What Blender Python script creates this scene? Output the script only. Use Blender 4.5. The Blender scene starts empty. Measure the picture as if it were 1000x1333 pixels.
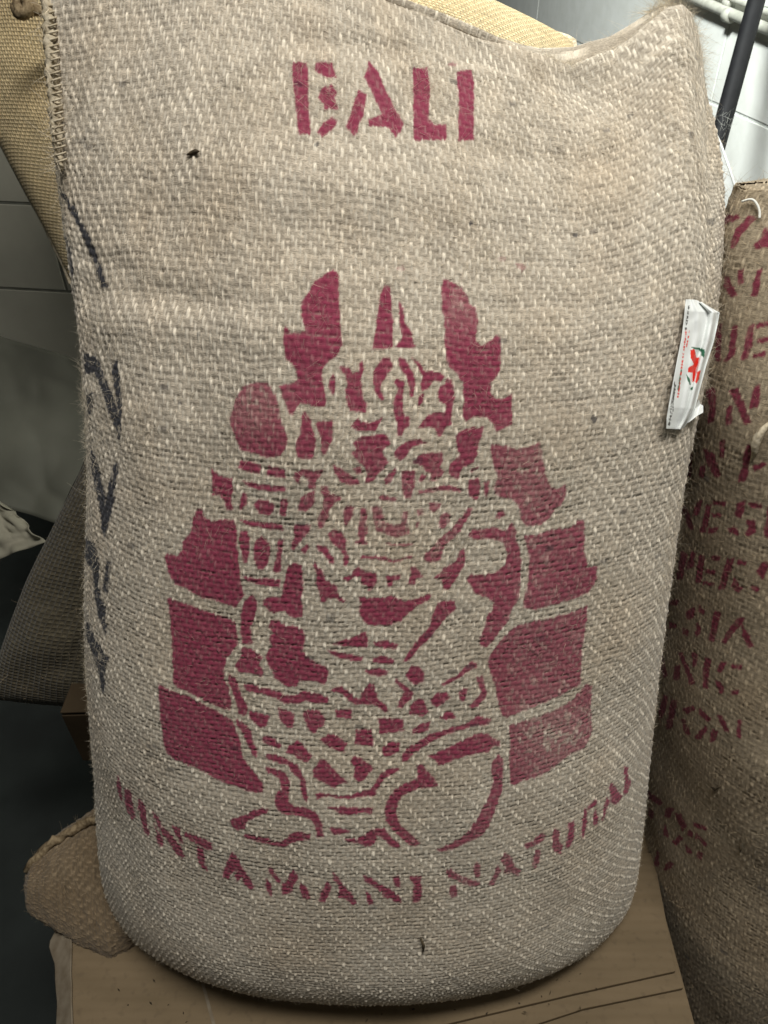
import bpy, math, random
import numpy as np
from mathutils import Vector, Matrix
random.seed(7); rng = np.random.default_rng(11)
R_ = math.radians
S = bpy.context.scene
COL = S.collection

# ------------------------------------------------------------------ camera
PITCH, LEAN = 39.0, 10.0
F = 1006.0                      # focal length in photo pixels (photo 1000 x 1333)
CAMW = np.array([0.0, 0.0, 0.864])
cd = bpy.data.cameras.new('camera'); cam = bpy.data.objects.new('camera', cd); COL.objects.link(cam)
cam.location = CAMW; cam.rotation_euler = (R_(90 - PITCH), 0, 0)
cd.sensor_fit = 'VERTICAL'; cd.sensor_height = 36.0; cd.lens = 36.0 * F / 1333.0
cd.clip_start = 0.01; cd.clip_end = 50
cd.dof.use_dof = True; cd.dof.focus_distance = .60; cd.dof.aperture_fstop = 32
S.camera = cam
S.render.resolution_x = 768; S.render.resolution_y = 1024
# ------------------------------------------------------------------ light (indoor store room, one ceiling panel, plus an added fill lamp for the wall)
w = bpy.data.worlds.new('World'); S.world = w; w.use_nodes = True
bg = w.node_tree.nodes['Background']; bg.inputs[0].default_value = (0.95, 1.0, 0.95, 1); bg.inputs[1].default_value = 0.05
def area(name, loc, target, sx, sy, energy, col):
    l = bpy.data.lights.new(name, 'AREA'); l.shape = 'RECTANGLE'; l.size = sx; l.size_y = sy; l.energy = energy; l.color = col
    o = bpy.data.objects.new(name, l); COL.objects.link(o); o.location = loc
    o.rotation_euler = (Vector(target) - Vector(loc)).to_track_quat('-Z', 'Y').to_euler()
    return o
area('ceiling_light', (0.22, 0.02, 2.45), (0.1, 0.45, 0.4), 1.1, 0.30, 48, (1.0, 0.98, 0.93))
sl = area('added_wall_fill', (-0.35, 0.95, 2.3), (1.0, 1.8, 0.80), 0.5, 0.25, 33, (0.95, 1.0, 0.97)); sl.data.spread = R_(92)  # added fill lamp with no known source, brightens the right-hand wall
S.view_settings.view_transform = 'Standard'; S.view_settings.look = 'None'
S.view_settings.exposure = 0.0; S.view_settings.gamma = 1.0

# ------------------------------------------------------------------ maths helpers
cp, sp = math.cos(R_(PITCH)), math.sin(R_(PITCH))
FWD = np.array([0, cp, -sp]); UPV = np.array([0, sp, cp]); RT = np.array([1.0, 0, 0])
def ray(px, py):                                   # direction with unit depth along the optical axis
    px = np.asarray(px, float)[..., None]; py = np.asarray(py, float)[..., None]
    return FWD + RT * (px - 500) / F - UPV * (py - 666.5) / F
def at(px, py, depth): return CAMW + ray(px, py) * np.asarray(depth, float)[..., None]
def project(P):
    d = P - CAMW; z = d @ FWD
    return 500 + F * (d @ RT) / z, 666.5 - F * (d @ UPV) / z, z
cl, sl = math.cos(R_(LEAN)), math.sin(R_(LEAN))
CAML = np.array([0, -0.58, 0.80])                  # camera in the leaning frame of the sacks
def L2W(P):
    q = P - CAML
    return CAMW + np.stack([q[..., 0], q[..., 1] * cl + q[..., 2] * sl, -q[..., 1] * sl + q[..., 2] * cl], -1)
def local_hit(px, py, Y):                           # photo point onto the upright plane y = Y of the sacks' frame
    r = ray(px, py); ry = r[..., 1] * cl - r[..., 2] * sl; rz = r[..., 1] * sl + r[..., 2] * cl
    t = (Y - CAML[1]) / ry
    return r[..., 0] * t, CAML[2] + rz * t
def hsh(ix, iy, s):
    n = (ix.astype(np.int64) * 374761393 + iy.astype(np.int64) * 668265263 + s * 1442695041) & 0x7fffffff
    n = ((n ^ (n >> 13)) * 1274126177) & 0x7fffffff
    n = ((n ^ (n >> 16)) * 668265263) & 0x7fffffff
    return ((n ^ (n >> 15)) & 0xffff) / 65535.0
def vn(x, y, s=0):                                 # value noise, 0..1
    x = np.asarray(x, float); y = np.asarray(y, float)
    ix, iy = np.floor(x), np.floor(y); fx, fy = x - ix, y - iy
    fx = fx * fx * (3 - 2 * fx); fy = fy * fy * (3 - 2 * fy)
    a, b = hsh(ix, iy, s), hsh(ix + 1, iy, s); c, d = hsh(ix, iy + 1, s), hsh(ix + 1, iy + 1, s)
    return (a * (1 - fx) + b * fx) * (1 - fy) + (c * (1 - fx) + d * fx) * fy
def fbm(x, y, s=0, n=3):
    t = 0; a = 1; tot = 0
    for k in range(n): t = t + a * vn(x * 2 ** k, y * 2 ** k, s + k); tot += a; a *= .5
    return t / tot

# ------------------------------------------------------------------ object helpers
def tag(o, label=None, cat=None, group=None, kind=None):
    for k, v in (('label', label), ('category', cat), ('group', group), ('kind', kind)):
        if v: o[k] = v
    return o
def empty(name, loc=(0, 0, 0)):
    o = bpy.data.objects.new(name, None); COL.objects.link(o); o.location = loc; o.empty_display_size = .05; return o
def link(name, me, mat, parent=None, smooth=True):
    o = bpy.data.objects.new(name, me); COL.objects.link(o)
    if mat: me.materials.append(mat)
    if smooth: me.polygons.foreach_set('use_smooth', np.ones(len(me.polygons), bool))
    if parent:
        o.parent = parent
        p = parent; off = Vector((0, 0, 0))
        while p: off += p.location; p = p.parent
        me.transform(Matrix.Translation(-off))
    return o
def mesh_np(name, V, Q, mat, parent=None, smooth=True, attrs=None, vattrs=None):
    """numpy vertices + quads (or triangles) -> one mesh object"""
    me = bpy.data.meshes.new(name); n = Q.shape[1]
    me.vertices.add(len(V)); me.vertices.foreach_set('co', V.astype(np.float32).ravel())
    me.loops.add(Q.size); me.loops.foreach_set('vertex_index', Q.astype(np.int32).ravel())
    me.polygons.add(len(Q)); me.polygons.foreach_set('loop_start', np.arange(0, Q.size, n, dtype=np.int32))
    for k, a in (attrs or {}).items():
        at_ = me.attributes.new(k, 'FLOAT_COLOR', 'POINT'); at_.data.foreach_set('color', a.astype(np.float32).ravel())
    for k, a in (vattrs or {}).items():
        at_ = me.attributes.new(k, 'FLOAT_VECTOR', 'POINT'); at_.data.foreach_set('vector', a.astype(np.float32).ravel())
    me.update(calc_edges=True)
    return link(name, me, mat, parent, smooth)
def grid_quads(nv, nu, wrap=False):
    i = np.arange(nv - 1)[:, None]; j = np.arange(nu if wrap else nu - 1)[None, :]; j2 = (j + 1) % nu
    return np.stack([i * nu + j, i * nu + j2, (i + 1) * nu + j2, (i + 1) * nu + j], -1).reshape(-1, 4)
def tube(name, pts, r, mat, parent=None, seg=10, closed_ends=True, rough=0.0, seed=1):
    pts = np.array(pts, float); n = len(pts); rr = np.broadcast_to(np.asarray(r, float), (n,))
    T = np.gradient(pts, axis=0); T /= np.linalg.norm(T, axis=1)[:, None]
    A = np.cross(T, np.array([0.13, 0.97, 0.2])); A /= np.linalg.norm(A, axis=1)[:, None]; B = np.cross(T, A)
    th = np.linspace(0, 2 * np.pi, seg, endpoint=False)
    rad = rr[:, None] * (1 + rough * (vn(np.arange(n)[:, None] * .9, th[None, :] * 1.7, seed) - .5))
    V = pts[:, None] + rad[..., None] * (A[:, None] * np.cos(th)[None, :, None] + B[:, None] * np.sin(th)[None, :, None])
    V = V.reshape(-1, 3); Q = grid_quads(n, seg, True)
    if closed_ends:
        c0 = len(V); V = np.vstack([V, pts[0], pts[-1]])
        k = np.arange(seg); k2 = (k + 1) % seg; b = (n - 1) * seg
        Q = np.vstack([Q, np.stack([k2, k, np.full(seg, c0), np.full(seg, c0)], -1), np.stack([b + k, b + k2, np.full(seg, c0 + 1), np.full(seg, c0 + 1)], -1)])
        me = bpy.data.meshes.new(name)
        me.from_pydata([tuple(v) for v in V], [], [tuple(dict.fromkeys(q)) for q in Q.tolist()]); me.update()
        return link(name, me, mat, parent)
    return mesh_np(name, V, Q, mat, parent)
def prism(name, front, push, mat, parent=None, smooth=False, bevel=0.0):
    """closed slab: polygon 'front' (n,3) swept along the vector 'push'"""
    fr = np.array(front, float); n = len(fr); V = np.vstack([fr, fr + np.array(push)])
    faces = [tuple(range(n)), tuple(range(2 * n - 1, n - 1, -1))] + [(i, i + n, (i + 1) % n + n, (i + 1) % n) for i in range(n)]
    me = bpy.data.meshes.new(name); me.from_pydata([tuple(v) for v in V], [], faces); me.update()
    o = link(name, me, mat, parent, smooth)
    if bevel:
        m = o.modifiers.new('bevel', 'BEVEL'); m.width = bevel; m.segments = 2
    return o

# ------------------------------------------------------------------ materials
def newmat(name):
    m = bpy.data.materials.new(name); m.use_nodes = True; nt = m.node_tree; b = nt.nodes['Principled BSDF']
    return m, nt, b
def N(nt, t, **kw):
    n = nt.nodes.new(t)
    for k, v in kw.items(): setattr(n, k, v)
    return n
def mixc(nt, f, a, b, blend='MIX'):
    m = N(nt, 'ShaderNodeMix', data_type='RGBA', blend_type=blend)
    for s, v in ((m.inputs[0], f), (m.inputs[6], a), (m.inputs[7], b)):
        if hasattr(v, 'links'): nt.links.new(v, s)
        else: s.default_value = v if not isinstance(v, tuple) else (*v, 1)[:4]
    return m.outputs[2]
def math_(nt, op, a, b=0.5, c=0.5):
    m = N(nt, 'ShaderNodeMath', operation=op)
    for s, v in zip(m.inputs, (a, b, c)):
        if hasattr(v, 'links'): nt.links.new(v, s)
        else: s.default_value = v
    return m.outputs[0]
def burlap(name, warp, weft, ink=(0.20, 0.014, 0.050), pen=(0.012, 0.014, 0.024), plainw=False):
    """jute cloth: reads thread coordinates ('thread') and the masks painted on it ('cloth' = ink, warp, pen, tone)"""
    m, nt, b = newmat(name)
    th = N(nt, 'ShaderNodeAttribute', attribute_name='thread'); cl_ = N(nt, 'ShaderNodeAttribute', attribute_name='cloth')
    sep = N(nt, 'ShaderNodeSeparateColor'); nt.links.new(cl_.outputs['Color'], sep.inputs[0])
    inkv, wv, pv = sep.outputs; tone = cl_.outputs['Alpha']
    if plainw:                                    # far cloth: plain weave relief computed from the thread coordinates
        sx = N(nt, 'ShaderNodeSeparateXYZ'); nt.links.new(th.outputs['Vector'], sx.inputs[0])
        fu = math_(nt, 'FLOOR', math_(nt, 'ADD', sx.outputs[0], .5)); fv = math_(nt, 'FLOOR', math_(nt, 'ADD', sx.outputs[1], .5))
        wv = math_(nt, 'ABSOLUTE', math_(nt, 'MODULO', math_(nt, 'ADD', fu, fv), 2.0))
        ca = math_(nt, 'ABSOLUTE', math_(nt, 'COSINE', math_(nt, 'MULTIPLY', sx.outputs[0], math.pi))); cb_ = math_(nt, 'ABSOLUTE', math_(nt, 'COSINE', math_(nt, 'MULTIPLY', sx.outputs[1], math.pi)))
        dome = math_(nt, 'POWER', math_(nt, 'MULTIPLY', ca, cb_), .6)
    def fib(scale):
        mp = N(nt, 'ShaderNodeMapping'); mp.inputs['Scale'].default_value = scale; nt.links.new(th.outputs['Vector'], mp.inputs['Vector'])
        n = N(nt, 'ShaderNodeTexNoise'); n.inputs['Scale'].default_value = 1.0; n.inputs['Detail'].default_value = 3; n.inputs['Roughness'].default_value = .65
        n.inputs['Distortion'].default_value = .5
        nt.links.new(mp.outputs[0], n.inputs['Vector']); return n.outputs['Fac']
    fa, fb = fib((1.1, 7.5, 1)), fib((8.0, 0.9, 1))
    fmix = math_(nt, 'ADD', math_(nt, 'MULTIPLY', fa, math_(nt, 'SUBTRACT', 1.0, wv)), math_(nt, 'MULTIPLY', fb, wv))
    base = mixc(nt, wv, weft, warp)
    cr = N(nt, 'ShaderNodeMapRange'); nt.links.new(fmix, cr.inputs[0]); cr.inputs[1].default_value = .3; cr.inputs[2].default_value = .72
    cr.inputs[3].default_value = .52; cr.inputs[4].default_value = 1.42
    tn = math_(nt, 'MULTIPLY', cr.outputs[0], math_(nt, 'ADD', tone, 0.5))
    gray = N(nt, 'ShaderNodeCombineColor'); [nt.links.new(tn, gray.inputs[i]) for i in range(3)]
    base = mixc(nt, 1.0, base, gray.outputs[0], 'MULTIPLY')
    # broad, slightly warmer / browner areas of the jute
    n2 = N(nt, 'ShaderNodeTexNoise'); n2.inputs['Scale'].default_value = .045; n2.inputs['Detail'].default_value = 4; nt.links.new(th.outputs['Vector'], n2.inputs['Vector'])
    r2 = N(nt, 'ShaderNodeMapRange'); nt.links.new(n2.outputs['Fac'], r2.inputs[0]); r2.inputs[1].default_value = .45; r2.inputs[2].default_value = .75; r2.inputs[4].default_value = .38
    base = mixc(nt, r2.outputs[0], base, mixc(nt, 1.0, base, (0.86, 0.74, 0.6), 'MULTIPLY'))
    inkc = mixc(nt, fmix, tuple(c * .75 for c in ink), tuple(min(1, c * 1.55) for c in ink))
    fi = math_(nt, 'MULTIPLY', inkv, 0.96); fi.node.use_clamp = True
    c = mixc(nt, fi, base, inkc)
    c = mixc(nt, pv, c, pen)
    nt.links.new(c, b.inputs['Base Color'])
    b.inputs['Roughness'].default_value = .82; b.inputs['Specular IOR Level'].default_value = .25
    b.inputs['Sheen Weight'].default_value = .12; b.inputs['Sheen Roughness'].default_value = .5
    bp = N(nt, 'ShaderNodeBump'); bp.inputs['Strength'].default_value = .8; bp.inputs['Distance'].default_value = .0008
    nt.links.new(fmix, bp.inputs['Height'])
    if plainw:
        b2 = N(nt, 'ShaderNodeBump'); b2.inputs['Strength'].default_value = 1.0; b2.inputs['Distance'].default_value = .0018
        nt.links.new(dome, b2.inputs['Height']); nt.links.new(b2.outputs[0], bp.inputs['Normal'])
    nt.links.new(bp.outputs[0], b.inputs['Normal'])
    return m
def plain(name, col, rough=.6, noise=None, spec=.4, metal=0, bump=0.0, nscale=30.0, stretch=(1, 1, 1)):
    m, nt, b = newmat(name)
    tc = N(nt, 'ShaderNodeTexCoord'); mp = N(nt, 'ShaderNodeMapping'); mp.inputs['Scale'].default_value = stretch
    nt.links.new(tc.outputs['Object'], mp.inputs[0])
    n = N(nt, 'ShaderNodeTexNoise'); n.inputs['Scale'].default_value = nscale; n.inputs['Detail'].default_value = 6; nt.links.new(mp.outputs[0], n.inputs['Vector'])
    r = N(nt, 'ShaderNodeMapRange'); nt.links.new(n.outputs['Fac'], r.inputs[0]); r.inputs[1].default_value = .35; r.inputs[2].default_value = .68
    nt.links.new(mixc(nt, r.outputs[0], col, noise or tuple(c * .8 for c in col)), b.inputs['Base Color'])
    b.inputs['Roughness'].default_value = rough; b.inputs['Specular IOR Level'].default_value = spec; b.inputs['Metallic'].default_value = metal
    if bump:
        bp = N(nt, 'ShaderNodeBump'); bp.inputs['Strength'].default_value = .6; bp.inputs['Distance'].default_value = bump
        nt.links.new(n.outputs['Fac'], bp.inputs['Height']); nt.links.new(bp.outputs[0], b.inputs['Normal'])
    return m
M_MAIN = burlap('jute_main', (0.63, 0.565, 0.462), (0.415, 0.358, 0.282))
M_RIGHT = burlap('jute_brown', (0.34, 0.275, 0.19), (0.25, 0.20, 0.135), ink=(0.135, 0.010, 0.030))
M_YELLOW = burlap('jute_yellow', (0.62, 0.49, 0.275), (0.46, 0.35, 0.185), plainw=True)
M_EAR = burlap('jute_ear', (0.21, 0.155, 0.095), (0.14, 0.10, 0.058))
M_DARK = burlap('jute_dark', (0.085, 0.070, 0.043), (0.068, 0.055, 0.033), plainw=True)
M_FIB = burlap('jute_fibre', (0.62, 0.54, 0.41), (0.62, 0.54, 0.41))
M_FIBB = burlap('jute_fibre_brown', (0.42, 0.32, 0.20), (0.42, 0.32, 0.20))
M_SEAM = plain('seam_jute', (0.55, 0.48, 0.36), .9, (0.33, 0.27, 0.18), .1, bump=.002, nscale=260)
M_SEAMD = plain('seam_jute_dark', (0.30, 0.23, 0.14), .9, (0.13, 0.09, 0.05), .1, bump=.002, nscale=260)
M_SEAMB = plain('seam_jute_black', (0.06, 0.05, 0.035), .9, (0.02, 0.018, 0.012), .1, bump=.002, nscale=260)

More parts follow.
